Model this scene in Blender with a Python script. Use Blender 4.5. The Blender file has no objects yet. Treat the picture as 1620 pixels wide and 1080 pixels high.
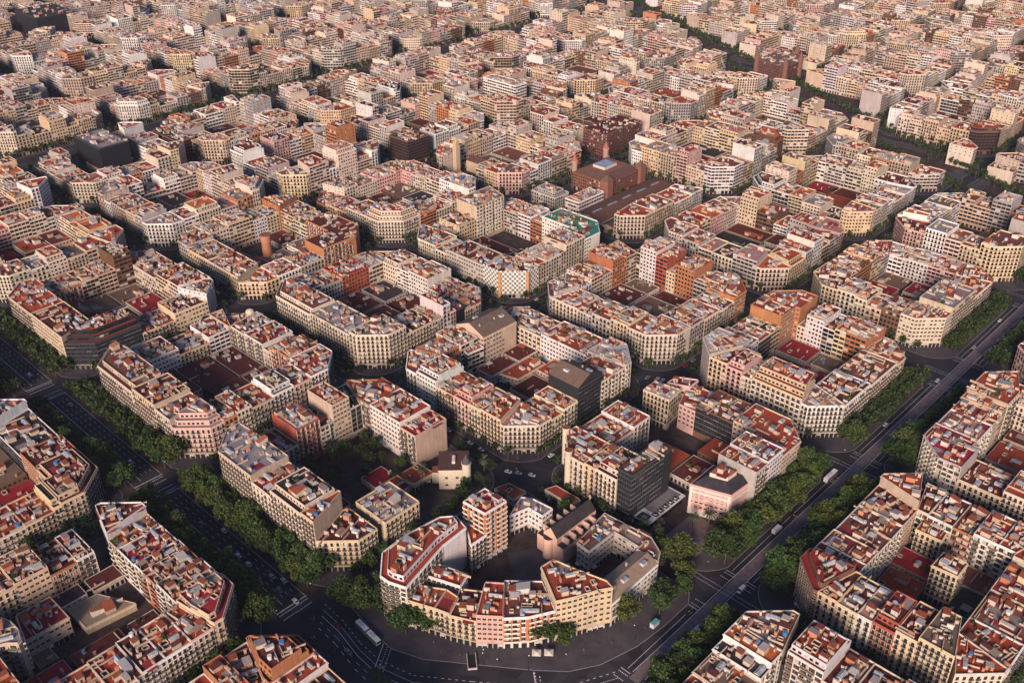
import bpy, bmesh, math, random
from mathutils import Vector, Matrix
R = math.radians
D = bpy.data
SC = bpy.context.scene
COL = SC.collection
rnd = random.Random(7)

# ------------------------------------------------------------------ camera, sky, sun, exposure
cam_d = D.cameras.new('camera'); cam = D.objects.new('camera', cam_d); COL.objects.link(cam)
YAW, PIT, ROL = 2.33749384, -0.542086004, -0.0057297366
_d = Vector((math.cos(PIT)*math.cos(YAW), math.cos(PIT)*math.sin(YAW), math.sin(PIT)))
_r = Vector((math.sin(YAW), -math.cos(YAW), 0)); _u = _r.cross(_d)
_r2 = _r*math.cos(ROL)+_u*math.sin(ROL); _u2 = _u*math.cos(ROL)-_r*math.sin(ROL)
CP = Vector((167.157, -176.734, 362.106))
cam.matrix_world = Matrix(((_r2.x, _u2.x, -_d.x, CP.x), (_r2.y, _u2.y, -_d.y, CP.y), (_r2.z, _u2.z, -_d.z, CP.z), (0, 0, 0, 1)))
cam_d.sensor_width = 36; cam_d.lens = 35.004; cam_d.clip_start = 1; cam_d.clip_end = 20000
SC.camera = cam
SUN_EL, SUN_AZ = R(22), R(-62)          # direction towards the sun, azimuth from +X
world = D.worlds.new('World'); SC.world = world; world.use_nodes = True
wn = world.node_tree.nodes; bg = wn['Background']
sky = wn.new('ShaderNodeTexSky'); sky.sky_type = 'NISHITA'; sky.sun_disc = False
sky.sun_elevation = SUN_EL; sky.sun_rotation = R(90)-SUN_AZ
sky.dust_density = 0.8; sky.ozone_density = 2.5; sky.altitude = 300
tint = wn.new('ShaderNodeMix'); tint.data_type = 'RGBA'; tint.blend_type = 'MULTIPLY'; tint.inputs[0].default_value = 1.0; tint.inputs[7].default_value = (1.03, .95, 1.09, 1)   # dusk mauve
world.node_tree.links.new(sky.outputs[0], tint.inputs[6]); world.node_tree.links.new(tint.outputs[2], bg.inputs[0]); bg.inputs[1].default_value = 0.085
sl = D.lights.new('sun', 'SUN'); sun = D.objects.new('sun', sl); COL.objects.link(sun)
sl.energy = 4.4; sl.angle = R(18); sl.color = (1.0, 0.79, 0.655)
sd = Vector((math.cos(SUN_EL)*math.cos(SUN_AZ), math.cos(SUN_EL)*math.sin(SUN_AZ), math.sin(SUN_EL)))
sun.rotation_euler = sd.to_track_quat('Z', 'Y').to_euler()
SC.view_settings.view_transform = 'Standard'; SC.view_settings.look = 'None'
SC.view_settings.exposure = 0.6; SC.view_settings.gamma = 1.0
SC.render.engine = 'CYCLES'; SC.cycles.max_bounces = 4; SC.cycles.diffuse_bounces = 1

def project(x, y, z):
    v = Vector((x, y, z))-CP; q = v.dot(_d)
    if q < 1: return (-9999, -9999, q)
    f = 1575.17
    return (810+f*v.dot(_r2)/q, 540-f*v.dot(_u2)/q, q)
def inframe(x, y, z, m=0):
    p = project(x, y, z)
    return p[2] > 1 and -m < p[0] < 1620+m and -m < p[1] < 1080+m

# ------------------------------------------------------------------ materials
class NT:
    def __init__(s, name):
        s.m = D.materials.new(name); s.m.use_nodes = True; s.t = s.m.node_tree
        s.p = s.t.nodes['Principled BSDF']; s.p.inputs['Specular IOR Level'].default_value = 0.15
    def n(s, typ, **kw):
        o = s.t.nodes.new(typ)
        for k, v in kw.items(): setattr(o, k, v)
        return o
    def l(s, a, b): s.t.links.new(a, b)
    def math(s, op, a, b=None, clamp=False):
        o = s.n('ShaderNodeMath', operation=op, use_clamp=clamp)
        for i, v in enumerate((a, b)):
            if v is None: continue
            if isinstance(v, (int, float)): o.inputs[i].default_value = v
            else: s.l(v, o.inputs[i])
        return o.outputs[0]
    def mix(s, f, a, b, blend='MIX'):
        o = s.n('ShaderNodeMix', data_type='RGBA', blend_type=blend)
        for i, v in ((0, f), (6, a), (7, b)):
            if isinstance(v, (int, float)): o.inputs[i].default_value = v
            elif isinstance(v, tuple): o.inputs[i].default_value = v+(1,)
            else: s.l(v, o.inputs[i])
        return o.outputs[2]
    def noise(s, scale, detail=4, vec=None, rough=.6):
        o = s.n('ShaderNodeTexNoise'); o.inputs['Scale'].default_value = scale; o.inputs['Detail'].default_value = detail
        o.inputs['Roughness'].default_value = rough
        if vec is not None: s.l(vec, o.inputs['Vector'])
        return o.outputs[0]
    def ramp(s, f, stops, interp='LINEAR'):
        o = s.n('ShaderNodeValToRGB'); o.color_ramp.interpolation = interp
        e = o.color_ramp.elements
        while len(e) < len(stops): e.new(0.5)
        for x, (p, c) in zip(e, stops): x.position = p; x.color = tuple(c)+(1,)
        s.l(f, o.inputs[0]); return o.outputs[0]
    def geo(s): return s.n('ShaderNodeNewGeometry').outputs['Position']

def make_wall():
    t = NT('facade_plaster'); pos = t.geo()
    col = t.n('ShaderNodeAttribute', attribute_name='Col').outputs['Color']
    a = t.n('ShaderNodeAttribute', attribute_name='Wp'); sp = t.n('ShaderNodeSeparateColor'); t.l(a.outputs['Color'], sp.inputs[0])
    uv = t.n('ShaderNodeUVMap', uv_map='UV').outputs[0]; su = t.n('ShaderNodeSeparateXYZ'); t.l(uv, su.inputs[0])
    x, y = su.outputs[0], su.outputs[1]
    fx = t.math('FRACT', x); fy = t.math('FRACT', y)
    dx = t.math('ABSOLUTE', t.math('SUBTRACT', fx, .5))
    inx = t.math('LESS_THAN', dx, sp.outputs[0])
    win = t.math('MULTIPLY', inx, t.math('MULTIPLY', t.math('GREATER_THAN', fy, sp.outputs[1]), t.math('LESS_THAN', fy, sp.outputs[2])))
    cv = t.n('ShaderNodeCombineXYZ'); t.l(t.math('FLOOR', x), cv.inputs[0]); t.l(t.math('FLOOR', y), cv.inputs[1])
    wnz = t.n('ShaderNodeTexWhiteNoise', noise_dimensions='3D'); t.l(cv.outputs[0], wnz.inputs['Vector'])
    pane = t.ramp(wnz.outputs['Value'], [(0, (.010, .010, .014)), (.56, (.045, .022, .014)), (.70, (.016, .024, .024)), (.80, (.10, .08, .06)), (.91, (.4, .36, .3))], 'CONSTANT')
    # plaster: large blotches, rain streaks
    st = t.n('ShaderNodeMapping'); t.l(pos, st.inputs[0]); st.inputs['Scale'].default_value = (.9, .9, .06)
    streak = t.noise(1.0, 5, st.outputs[0]); blot = t.noise(.12, 4, pos); fine = t.noise(2.2, 3, pos)
    v = t.math('ADD', t.math('MULTIPLY', streak, .7), t.math('ADD', t.math('MULTIPLY', blot, .45), t.math('MULTIPLY', fine, .35)))
    mul = t.n('ShaderNodeMapRange'); t.l(v, mul.inputs[0]); mul.inputs[1].default_value = .45; mul.inputs[2].default_value = 1.05
    mul.inputs[3].default_value = .5; mul.inputs[4].default_value = 1.16
    base = t.mix(1.0, col, mul.outputs[0], 'MULTIPLY')
    # balcony ironwork and slab edges across the windows
    pane = t.mix(t.math('LESS_THAN', a.outputs['Alpha'], -.5), pane, (.012, .013, .016))
    bal = t.math('MAXIMUM', a.outputs['Alpha'], 0)
    inb = t.math('LESS_THAN', dx, .44)
    rail = t.math('MULTIPLY', bal, t.math('MULTIPLY', inb, t.math('LESS_THAN', fy, .32)))
    slab = t.math('MULTIPLY', bal, t.math('MULTIPLY', inb, t.math('LESS_THAN', fy, .06)))
    c = t.mix(win, base, pane)
    c = t.mix(t.math('MULTIPLY', rail, .7), c, (.02, .02, .022))
    c = t.mix(t.math('MULTIPLY', slab, .8), c, (.4, .34, .27))
    t.l(c, t.p.inputs['Base Color'])
    t.l(t.math('SUBTRACT', .85, t.math('MULTIPLY', win, .5)), t.p.inputs['Roughness'])
    return t.m
def make_roof():
    t = NT('roof_tiles'); pos = t.geo()
    col = t.n('ShaderNodeAttribute', attribute_name='Col').outputs['Color']
    v = t.math('ADD', t.math('MULTIPLY', t.noise(.3, 6, pos, .7), .7), t.math('MULTIPLY', t.noise(1.7, 4, pos), .4))
    mr = t.n('ShaderNodeMapRange'); t.l(v, mr.inputs[0])
    for i, k in ((1, .3), (2, .8), (3, .6), (4, 1.3)): mr.inputs[i].default_value = k
    c = t.mix(1.0, col, mr.outputs[0], 'MULTIPLY')
    pale = t.math('MULTIPLY', t.math('SUBTRACT', t.noise(.5, 3, pos), .58, True), .9, True)
    t.l(t.mix(pale, c, (.25, .19, .15)), t.p.inputs['Base Color']); t.p.inputs['Roughness'].default_value = .9
    return t.m
def plain(name, col, rough=.8, vary=.25, scale=1.5, metallic=0, attr=False):
    t = NT(name)
    src = t.n('ShaderNodeAttribute', attribute_name='Col').outputs['Color'] if attr else col
    mr = t.n('ShaderNodeMapRange'); t.l(t.noise(scale, 4, t.geo()), mr.inputs[0])
    for i, k in ((1, .3), (2, .7), (3, 1-vary), (4, 1+vary)): mr.inputs[i].default_value = k
    t.l(t.mix(1.0, src, mr.outputs[0], 'MULTIPLY'), t.p.inputs['Base Color'])
    t.p.inputs['Roughness'].default_value = rough; t.p.inputs['Metallic'].default_value = metallic
    return t.m
def make_glass(name, col, rough=.15):
    t = NT(name); t.p.inputs['Roughness'].default_value = rough; t.p.inputs['Specular IOR Level'].default_value = .5
    mr = t.n('ShaderNodeMapRange'); t.l(t.noise(.6, 2, t.geo()), mr.inputs[0])
    for i, k in ((1, .3), (2, .7), (3, .6), (4, 1.5)): mr.inputs[i].default_value = k
    t.l(t.mix(1.0, col, mr.outputs[0], 'MULTIPLY'), t.p.inputs['Base Color']); return t.m
def make_leaf(name, attr=True):
    t = NT(name)
    c = t.n('ShaderNodeAttribute', attribute_name='Col').outputs['Color']
    oi = t.n('ShaderNodeObjectInfo').outputs['Random']
    tint = t.ramp(oi, [(0, (.6, .72, .6)), (.5, (.95, 1, .95)), (1, (1.3, 1.15, .8))])
    t.l(t.mix(1.0, c, tint, 'MULTIPLY'), t.p.inputs['Base Color'])
    t.p.inputs['Roughness'].default_value = .6
    return t.m
def make_asphalt():
    t = NT('asphalt'); pos = t.geo()
    v = t.noise(.05, 6, pos, .7); w = t.noise(2.5, 4, pos)
    c = t.ramp(v, [(.3, (.019, .018, .022)), (.7, (.040, .038, .044))])
    vo = t.n('ShaderNodeTexVoronoi'); vo.inputs['Scale'].default_value = .11; t.l(pos, vo.inputs['Vector'])
    sc_ = t.n('ShaderNodeSeparateColor'); t.l(vo.outputs['Color'], sc_.inputs[0])
    c = t.mix(t.math('MULTIPLY', t.math('GREATER_THAN', sc_.outputs[0], .72), .55), c, (.055, .05, .054))   # relaid patches
    c = t.mix(t.math('MULTIPLY', t.math('LESS_THAN', sc_.outputs[1], .2), .5), c, (.014, .013, .015))
    t.l(t.mix(t.math('MULTIPLY', w, .35), c, (.034, .032, .036)), t.p.inputs['Base Color']); t.p.inputs['Roughness'].default_value = .8
    return t.m
def make_paving():
    t = NT('paving'); pos = t.geo()
    c = t.ramp(t.noise(.12, 5, pos, .7), [(.3, (.05, .044, .05)), (.7, (.095, .082, .088))])
    br = t.n('ShaderNodeTexBrick'); t.l(pos, br.inputs['Vector']); br.inputs['Scale'].default_value = .8
    br.inputs['Color1'].default_value = (1, 1, 1, 1); br.inputs['Color2'].default_value = (.85, .85, .85, 1); br.inputs['Mortar'].default_value = (.7, .7, .7, 1)
    t.l(t.mix(1.0, c, br.outputs[0], 'MULTIPLY'), t.p.inputs['Base Color']); t.p.inputs['Roughness'].default_value = .8
    return t.m
def make_check():
    t = NT('chequered_panels'); uv = t.n('ShaderNodeUVMap', uv_map='UV').outputs[0]
    ck = t.n('ShaderNodeTexChecker'); t.l(uv, ck.inputs[0]); ck.inputs['Scale'].default_value = 1.0
    ck.inputs[1].default_value = (.62, .58, .5, 1); ck.inputs[2].default_value = (.13, .13, .125, 1)
    t.l(ck.outputs[0], t.p.inputs['Base Color']); t.p.inputs['Roughness'].default_value = .6
    return t.m
MATS = dict(wall=make_wall(), roof=make_roof(), paint=plain('painted_surface', None, .7, .18, 1.2, 0, True),
    glass=make_glass('skylight_glass', (.22, .25, .28)), pane=make_glass('window_pane', (.018, .019, .024)),
    iron=plain('wrought_iron', (.02, .02, .022), .5), leaf=make_leaf('foliage'), bark=plain('bark', (.09, .07, .05), .9),
    asphalt=make_asphalt(), paving=make_paving(), mark=plain('road_paint', (.62, .60, .58), .7, .3, .8),
    median=plain('median_paving', (.17, .125, .125), .85, .3, .4), grass=plain('grass', (.035, .05, .018), .9, .4, .6),
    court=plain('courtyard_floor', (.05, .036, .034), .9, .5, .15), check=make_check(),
    kerb=plain('kerb_stone', (.26, .23, .22), .8, .25, .7), rubber=plain('tyre_rubber', (.015, .015, .015), .8), carpaint=plain('car_paint', None, .3, .05, 1, 0, True))

# ------------------------------------------------------------------ mesh builder
class MB:
    def __init__(s): s.v = []; s.f = []; s.m = []; s.c = []; s.w = []; s.uv = []
    def face(s, pts, mat, col=(.5, .5, .5), wp=None, uv=None):
        b = len(s.v); s.v.extend(pts); n = len(pts); s.f.append(tuple(range(b, b+n)))
        s.m.append(mat); s.c.append(col); s.w.append(wp or (0, 0, 0, 0)); s.uv.extend(uv or [(-9, -9)]*n)
    def box(s, cx, cy, z0, sx, sy, sz, ang=0, mat='paint', col=(.5, .5, .5), top=None, topcol=None, taper=1.0):
        ca, sa = math.cos(ang), math.sin(ang)
        def P(x, y, z): return (cx+x*ca-y*sa, cy+x*sa+y*ca, z)
        x, y = sx/2, sy/2; X, Y = x*taper, y*taper; z1 = z0+sz
        lo = [P(-x, -y, z0), P(x, -y, z0), P(x, y, z0), P(-x, y, z0)]; hi = [P(-X, -Y, z1), P(X, -Y, z1), P(X, Y, z1), P(-X, Y, z1)]
        for i in range(4):
            j = (i+1) % 4; s.face([lo[i], lo[j], hi[j], hi[i]], mat, col)
        s.face(hi, top or mat, topcol or col); s.face(lo[::-1], mat, col)
    def cyl(s, cx, cy, z0, r, h, n=10, mat='paint', col=(.5, .5, .5), r2=None, top=None, topcol=None):
        r2 = r if r2 is None else r2
        a = [2*math.pi*i/n for i in range(n)]
        lo = [(cx+r*math.cos(t), cy+r*math.sin(t), z0) for t in a]; hi = [(cx+r2*math.cos(t), cy+r2*math.sin(t), z0+h) for t in a]
        for i in range(n):
            j = (i+1) % n; s.face([lo[i], lo[j], hi[j], hi[i]] if r2 > .001 else [lo[i], lo[j], hi[i]], mat, col)
        if r2 > .001: s.face(hi, top or mat, topcol or col)
    def tube(s, a, b, r, r2=None, n=6, mat='paint', col=(.5, .5, .5)):
        a, b = Vector(a), Vector(b); r2 = r if r2 is None else r2
        q = (b-a).to_track_quat('Z', 'Y'); L = []
        for p, rr in ((a, r), (b, r2)):
            L.append([tuple(p+q @ Vector((rr*math.cos(2*math.pi*i/n), rr*math.sin(2*math.pi*i/n), 0))) for i in range(n)])
        for i in range(n):
            j = (i+1) % n; s.face([L[0][i], L[0][j], L[1][j], L[1][i]], mat, col)
        s.face(L[1], mat, col); s.face(L[0][::-1], mat, col)
    def prism(s, poly, z0, z1, mat='paint', col=(.5, .5, .5), top=None, topcol=None):
        n = len(poly)
        for i in range(n):
            a, b = poly[i], poly[(i+1) % n]
            s.face([(a[0], a[1], z0), (b[0], b[1], z0), (b[0], b[1], z1), (a[0], a[1], z1)], mat, col)
        s.face([(p[0], p[1], z1) for p in poly], top or mat, topcol or col)
    def mesh(s, name):
        me = D.meshes.new(name); me.from_pydata(s.v, [], s.f)
        used = []; idx = {}
        for k in s.m:
            if k not in idx: idx[k] = len(used); used.append(k)
        for k in used: me.materials.append(MATS[k])
        me.polygons.foreach_set('material_index', [idx[k] for k in s.m])
        fl = []
        for c in s.c: fl += [c[0], c[1], c[2], 1.0]
        me.attributes.new('Col', 'FLOAT_COLOR', 'FACE').data.foreach_set('color', fl)
        if 'wall' in idx:
            fl = []
            for c in s.w: fl += list(c)
            me.attributes.new('Wp', 'FLOAT_COLOR', 'FACE').data.foreach_set('color', fl)
        if 'wall' in idx or 'check' in idx:
            fl = []
            for a in s.uv: fl += [a[0], a[1]]
            me.uv_layers.new(name='UV').data.foreach_set('uv', fl)
        me.update(); return me
    def build(s, name, parent=None, loc=None):
        if not s.f: return None
        if parent is not None and loc is None:
            ox, oy, oz = parent.location; s.v = [(p[0]-ox, p[1]-oy, p[2]-oz) for p in s.v]
        elif loc is not None: s.v = [(p[0]-loc[0], p[1]-loc[1], p[2]-loc[2]) for p in s.v]
        o = D.objects.new(name, s.mesh(name)); COL.objects.link(o)
        if parent is not None: o.parent = parent
        elif loc is not None: o.location = loc
        return o
def tag(o, label=None, cat=None, group=None, kind=None):
    for k, v in (('label', label), ('category', cat), ('group', group), ('kind', kind)):
        if v: o[k] = v
    return o
def empty(name, loc, rz=0):
    o = D.objects.new(name, None); COL.objects.link(o); o.location = loc; o.rotation_euler = (0, 0, rz)
    o.empty_display_size = .5; return o
def inst(name, me, parent, loc, rz=0, scale=(1, 1, 1)):
    o = D.objects.new(name, me); COL.objects.link(o); o.parent = parent; o.location = loc
    o.rotation_euler = (0, 0, rz); o.scale = scale; return o
def copy_tree(o, parent=None):
    c = o.copy(); COL.objects.link(c)
    if parent is not None: c.parent = parent
    for ch in list(o.children): copy_tree(ch, c)
    return c
def W(u, v): return (-u, v)          # street-grid coordinates to world
def area(p): return sum(p[i][0]*p[(i+1) % len(p)][1]-p[(i+1) % len(p)][0]*p[i][1] for i in range(len(p)))/2
def inset(poly, ds):
    """move every edge of a counter-clockwise polygon inwards by its own distance"""
    n = len(poly); L = []
    for i in range(n):
        a, b = Vector(poly[i]), Vector(poly[(i+1) % n]); d = (b-a)
        d = d.normalized() if d.length > 1e-6 else Vector((1, 0)); nn = Vector((-d.y, d.x)); L.append((a+nn*ds[i], d))
    out = []
    for i in range(n):
        p, d = L[i-1]; q, e = L[i]; cr = d.x*e.y-d.y*e.x
        if abs(cr) < .05: out.append(tuple(q))
        else:
            w = q-p; k = (w.x*e.y-w.y*e.x)/cr; out.append(tuple(p+d*k))
    return out
def inside(p, poly):
    c = False; n = len(poly); j = n-1
    for i in range(n):
        a, b = poly[i], poly[j]
        if (a[1] > p[1]) != (b[1] > p[1]) and p[0] < (b[0]-a[0])*(p[1]-a[1])/(b[1]-a[1])+a[0]: c = not c
        j = i
    return c
def edgedist(p, poly):
    m = 1e9; n = len(poly)
    for i in range(n):
        ax, ay = poly[i]; bx, by = poly[(i+1) % n]; dx, dy = bx-ax, by-ay; L = dx*dx+dy*dy or 1e-9
        t = max(0, min(1, ((p[0]-ax)*dx+(p[1]-ay)*dy)/L)); m = min(m, math.hypot(p[0]-ax-t*dx, p[1]-ay-t*dy))
    return m
HAZE = 0.00003
# ------------------------------------------------------------------ colours
FAC = dict(c=(.60, .49, .38), y=(.58, .43, .27), w=(.68, .62, .57), p=(.58, .35, .30), s=(.42, .37, .33), o=(.42, .17, .075), B=(.16, .07, .052),
           k=(.03, .03, .032), b=(.15, .075, .045), t=(.50, .38, .27), n=(.3, .1, .06), R=(.36, .09, .05))
FACN = dict(c='cream', y='ochre', w='white', p='pink', s='grey stone', o='orange brick', k='black glass', b='dark brown', t='tan', R='red-brick', n='maroon', B='dark brick')
ROOF = dict(r=(.28, .050, .024), d=(.085, .022, .018), o=(.42, .105, .032), p=(.33, .16, .13), g=(.20, .18, .19), k=(.035, .03, .032),
            w=(.42, .38, .35), b=(.13, .09, .065), n=(.24, .02, .026), m=(.15, .055, .04), t=(.27, .20, .14), e=(.03, .16, .11))
ROOFN = dict(r='red', d='dark', o='orange', p='pink', g='grey', k='black', w='white', b='brown', n='crimson', m='cluttered', t='tan', e='green')
NUM = {1: 'one', 2: 'two', 3: 'three', 4: 'four', 5: 'five', 6: 'six', 7: 'seven', 8: 'eight', 9: 'nine', 10: 'ten', 11: 'eleven', 12: 'twelve'}
ORD = ['first', 'second', 'third', 'fourth', 'fifth', 'sixth', 'seventh', 'eighth', 'ninth', 'tenth', 'eleventh', 'twelfth', 'thirteenth', 'fourteenth', 'fifteenth', 'sixteenth', 'seventeenth', 'eighteenth', 'nineteenth', 'twentieth']+['twenty-'+o for o in ('first', 'second', 'third', 'fourth', 'fifth', 'sixth', 'seventh', 'eighth', 'ninth')]+['thirtieth']+['thirty-'+o for o in ('first', 'second', 'third', 'fourth', 'fifth', 'sixth', 'seventh', 'eighth', 'ninth')]+['fortieth']
def jit(c, r, a=.12):
    k = 1+r.uniform(-a, a); return tuple(max(0, x*k*(1+r.uniform(-.04, .04))) for x in c)

# ------------------------------------------------------------------ window, balcony and shop prototypes (x along the facade, y outwards)
WIN = {}
def proto(key, fn):
    m = MB(); fn(m); WIN[key] = m.mesh(key[0])
def _french(m, leaf, sur):
    m.box(0, .06, 2.55, 1.75, .2, .16, col=sur)
    for x in (-.8, .8): m.box(x, .05, .0, .12, .14, 2.55, col=sur)
    m.box(0, .03, .0, 1.48, .06, 2.55, mat='pane' if leaf is None else 'paint', col=leaf or (0, 0, 0))
    if leaf is None:
        m.box(0, .075, .1, .06, .03, 2.3, col=(.1, .07, .05)); m.box(.48, .07, .1, .3, .03, 2.3, col=(.05, .028, .02))
    else:
        m.box(.0, .065, .1, .5, .03, 2.3, mat='pane')
def _flat(m, leaf, sur):
    m.box(0, .06, .85, 1.75, .2, .1, col=sur); m.box(0, .03, .95, 1.6, .05, 1.45, mat='pane' if leaf is None else 'paint', col=leaf or (0, 0, 0))
    m.box(0, .07, .95, .06, .04, 1.45, col=(.3, .28, .25)); m.box(0, .06, 2.4, 1.75, .14, .08, col=sur)
def _strip(m, leaf, sur):
    m.box(0, .02, .3, 3.1, .06, 2.2, mat='pane' if leaf is None else 'paint', col=leaf or (0, 0, 0))
    m.box(.5, .06, .3, .06, .06, 2.2, col=(.35, .33, .3)); m.box(-1.0, .06, .3, .9, .06, 2.2, col=(.36, .31, .25) if leaf is None else (.05, .04, .035))
    for x in (-1.55, 1.55): m.box(x, .1, 0, .2, .3, 3.0, col=sur)
def _glassp(m, leaf, sur):
    m.box(0, .04, .2, 3.2, .06, 2.75, mat='pane', col=(0, 0, 0)); m.box(0, .08, 0, 3.3, .14, .2, col=(.10, .11, .1) if leaf is None else (.3, .3, .28))
    for x in (-1.6, 0, 1.6): m.box(x, .09, .2, .07, .08, 2.75, col=(.06, .06, .06))
_sur = (.62, .54, .42)
for i, leaf in enumerate((None, (.06, .028, .018), (.02, .04, .03), (.38, .34, .28), None)):
    proto(('window', 'n', i), lambda m: _french(m, leaf, _sur)); proto(('window', 'f', i), lambda m: _flat(m, leaf, _sur))
    proto(('window', 'm', i), lambda m: _strip(m, leaf, _sur)); proto(('window', 'g', i), lambda m: _glassp(m, leaf, _sur))
def _balc(w, d, solid):
    def f(m):
        m.box(0, d/2, -.16, w, d, .16, col=(.42, .35, .27))
        if solid is not None:
            m.box(0, d-.06, 0, w, .1, .95, col=solid)
            for x in (-w/2+.05, w/2-.05): m.box(x, d/2, 0, .1, d-.1, .95, col=solid)
        else:
            m.box(0, d-.05, .92, w, .07, .08, mat='iron'); m.box(0, d-.05, .3, w, .03, .06, mat='iron'); n = max(5, int(w/.2))
            for i in range(n+1): m.box(-w/2+.03+(w-.06)*i/n, d-.05, 0, .05, .04, .92, mat='iron')
            for x in (-w/2+.03, w/2-.03): m.box(x, d/2, .45, .05, d-.1, .5, mat='iron')
    return f
proto(('balcony', 'n', 0), _balc(2.1, .9, None)); proto(('balcony', 'n', 1), _balc(1.8, .7, None))
proto(('balcony', 'm', 0), _balc(3.2, 1.2, (.6, .53, .43))); proto(('balcony', 'm', 1), _balc(3.2, 1.2, (.34, .10, .06))); proto(('balcony', 'm', 2), _balc(3.2, 1.2, None))
def _shop(m):
    m.box(0, .05, 0, 2.5, .1, 3.2, mat='pane', col=(0, 0, 0)); m.box(0, .12, 3.2, 2.9, .3, .35, col=(.45, .39, .3))
    for x in (-1.35, 1.35): m.box(x, .1, 0, .2, .2, 3.2, col=(.42, .36, .28))
def _awn(m):
    _shop(m)
    m.face([(-1.4, .2, 3.0), (1.4, .2, 3.0), (1.4, 1.3, 2.5), (-1.4, 1.3, 2.5)][::-1], 'paint', (.5, .45, .4)); m.face([(-1.4, .2, 2.99), (1.4, .2, 2.99), (1.4, 1.3, 2.49), (-1.4, 1.3, 2.49)], 'paint', (.5, .45, .4))
proto(('shop_front', 's', 0), _shop); proto(('shop_front', 's', 1), _awn)

# ------------------------------------------------------------------ roof furniture; each adds itself to a mesh builder
WHITE = (.50, .44, .38); CREAM = (.44, .34, .25); TERRA = (.25, .068, .036)
def it_stair(m, x, y, z, a, r):
    w, d, h = r.uniform(2.2, 3.6), r.uniform(2.6, 4.8), r.uniform(2.1, 2.8); c = jit(r.choice((CREAM, CREAM, WHITE, (.45, .3, .2), (.40, .33, .27), (.4, .17, .09))), r)
    m.box(x, y, z, w, d, h, a, 'paint', c); tc = r.choice((TERRA, TERRA, TERRA, (.34, .3, .27), (.2, .18, .18), (.12, .035, .03)))
    m.box(x, y, z+h, w+.3, d+.3, .18, a, 'paint', c, 'roof', jit(tc, r))
    ca, sa = math.cos(a), math.sin(a); m.box(x+sa*(d/2+.02), y-ca*(d/2+.02), z, .9, .06, 2.0, a, 'paint', (.06, .045, .035))
def it_sky(m, x, y, z, a, r):
    w, d, h = r.uniform(1.6, 2.8), r.uniform(3, 7.5), r.uniform(.7, 1.7); c = jit(WHITE, r)
    m.box(x, y, z, w, d, h, a, 'paint', c); ca, sa = math.cos(a), math.sin(a); rr = h+w*.28
    P = lambda X, Y, Z: (x+X*ca-Y*sa, y+X*sa+Y*ca, z+Z)
    W2, D2 = w/2+.12, d/2+.12; g = r.choice(('glass', 'glass', 'paint')); gc = r.choice(((.36, .35, .33), (.22, .2, .19), (.28, .12, .08)))
    m.face([P(-W2, -D2, h), P(0, -D2, rr), P(0, D2, rr), P(-W2, D2, h)][::-1], g, gc); m.face([P(W2, -D2, h), P(W2, D2, h), P(0, D2, rr), P(0, -D2, rr)], g, gc)
    m.face([P(-W2, -D2, h), P(W2, -D2, h), P(0, -D2, rr)], 'paint', c); m.face([P(W2, D2, h), P(-W2, D2, h), P(0, D2, rr)], 'paint', c)
    for k in range(1, int(d)): m.tube(P(-W2, -D2+k, h+.03), P(0, -D2+k, rr+.03), .05, n=4, col=(.5, .5, .48))
def it_chim(m, x, y, z, a, r):
    n = r.randint(1, 4); c = jit(r.choice((CREAM, WHITE, (.42, .2, .12))), r); h = r.uniform(1.2, 2.3)
    m.box(x, y, z, .55, .5+.55*n, h, a, 'paint', c); m.box(x, y, z+h, .8, .75+.55*n, .15, a, 'paint', jit(c, r))
    ca, sa = math.cos(a), math.sin(a)
    for k in range(n):
        Y = (k-(n-1)/2)*.55; m.cyl(x-Y*sa, y+Y*ca, z+h+.15, .16, .4, 6, 'paint', (.35, .15, .09))
def it_div(m, x, y, z, a, r):
    m.box(x, y, z, .28, r.uniform(5, 10), r.uniform(.8, 1.5), a, 'paint', jit(CREAM, r))
def it_tank(m, x, y, z, a, r):
    c = r.choice(((.55, .53, .5), (.4, .4, .42), (.05, .16, .32))); R_ = r.uniform(.8, 1.3)
    for sx in (-.6, .6): m.box(x+sx*math.cos(a), y+sx*math.sin(a), z, .2, 1.4, .7, a, 'paint', (.4, .38, .35))
    m.cyl(x, y, z+.7, R_, r.uniform(1.2, 2), 12, 'paint', c)
def it_ac(m, x, y, z, a, r):
    for k in range(1):
        X = 0; m.box(x+X*math.cos(a), y+X*math.sin(a), z+.25, 1.1, .7, 1.0, a, 'paint', (.42, .41, .4)); m.box(x+X*math.cos(a), y+X*math.sin(a), z, .8, .5, .25, a, 'iron')
        m.cyl(x+X*math.cos(a), y+X*math.sin(a), z+1.25, .3, .05, 8, 'iron')
def it_plants(m, x, y, z, a, r):
    for k in range(r.randint(4, 9)):
        px, py, s = x+r.uniform(-2.5, 2.5), y+r.uniform(-2.5, 2.5), r.uniform(.4, .9)
        m.box(px, py, z, .6, .6, .45, a, 'paint', (.28, .13, .08))
        for q in range(26):
            d = Vector((r.gauss(0, 1), r.gauss(0, 1), r.gauss(0, 1))).normalized()*s*r.uniform(.4, 1); leafquad(m, (px+d.x, py+d.y, z+.5+s+d.z*.8), .3, r, (.05, .075, .025))
def it_pergola(m, x, y, z, a, r):
    w, d = r.uniform(3, 4.5), r.uniform(3, 5); ca, sa = math.cos(a), math.sin(a)
    for sx in (-w/2, w/2):
        for sy in (-d/2, d/2): m.box(x+sx*ca-sy*sa, y+sx*sa+sy*ca, z, .15, .15, 2.4, a, 'paint', (.4, .36, .3))
    m.box(x, y, z+2.4, w+.2, d+.2, .12, a, 'paint', r.choice(((.42, .38, .33), (.45, .42, .4), (.24, .19, .14))))
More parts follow.
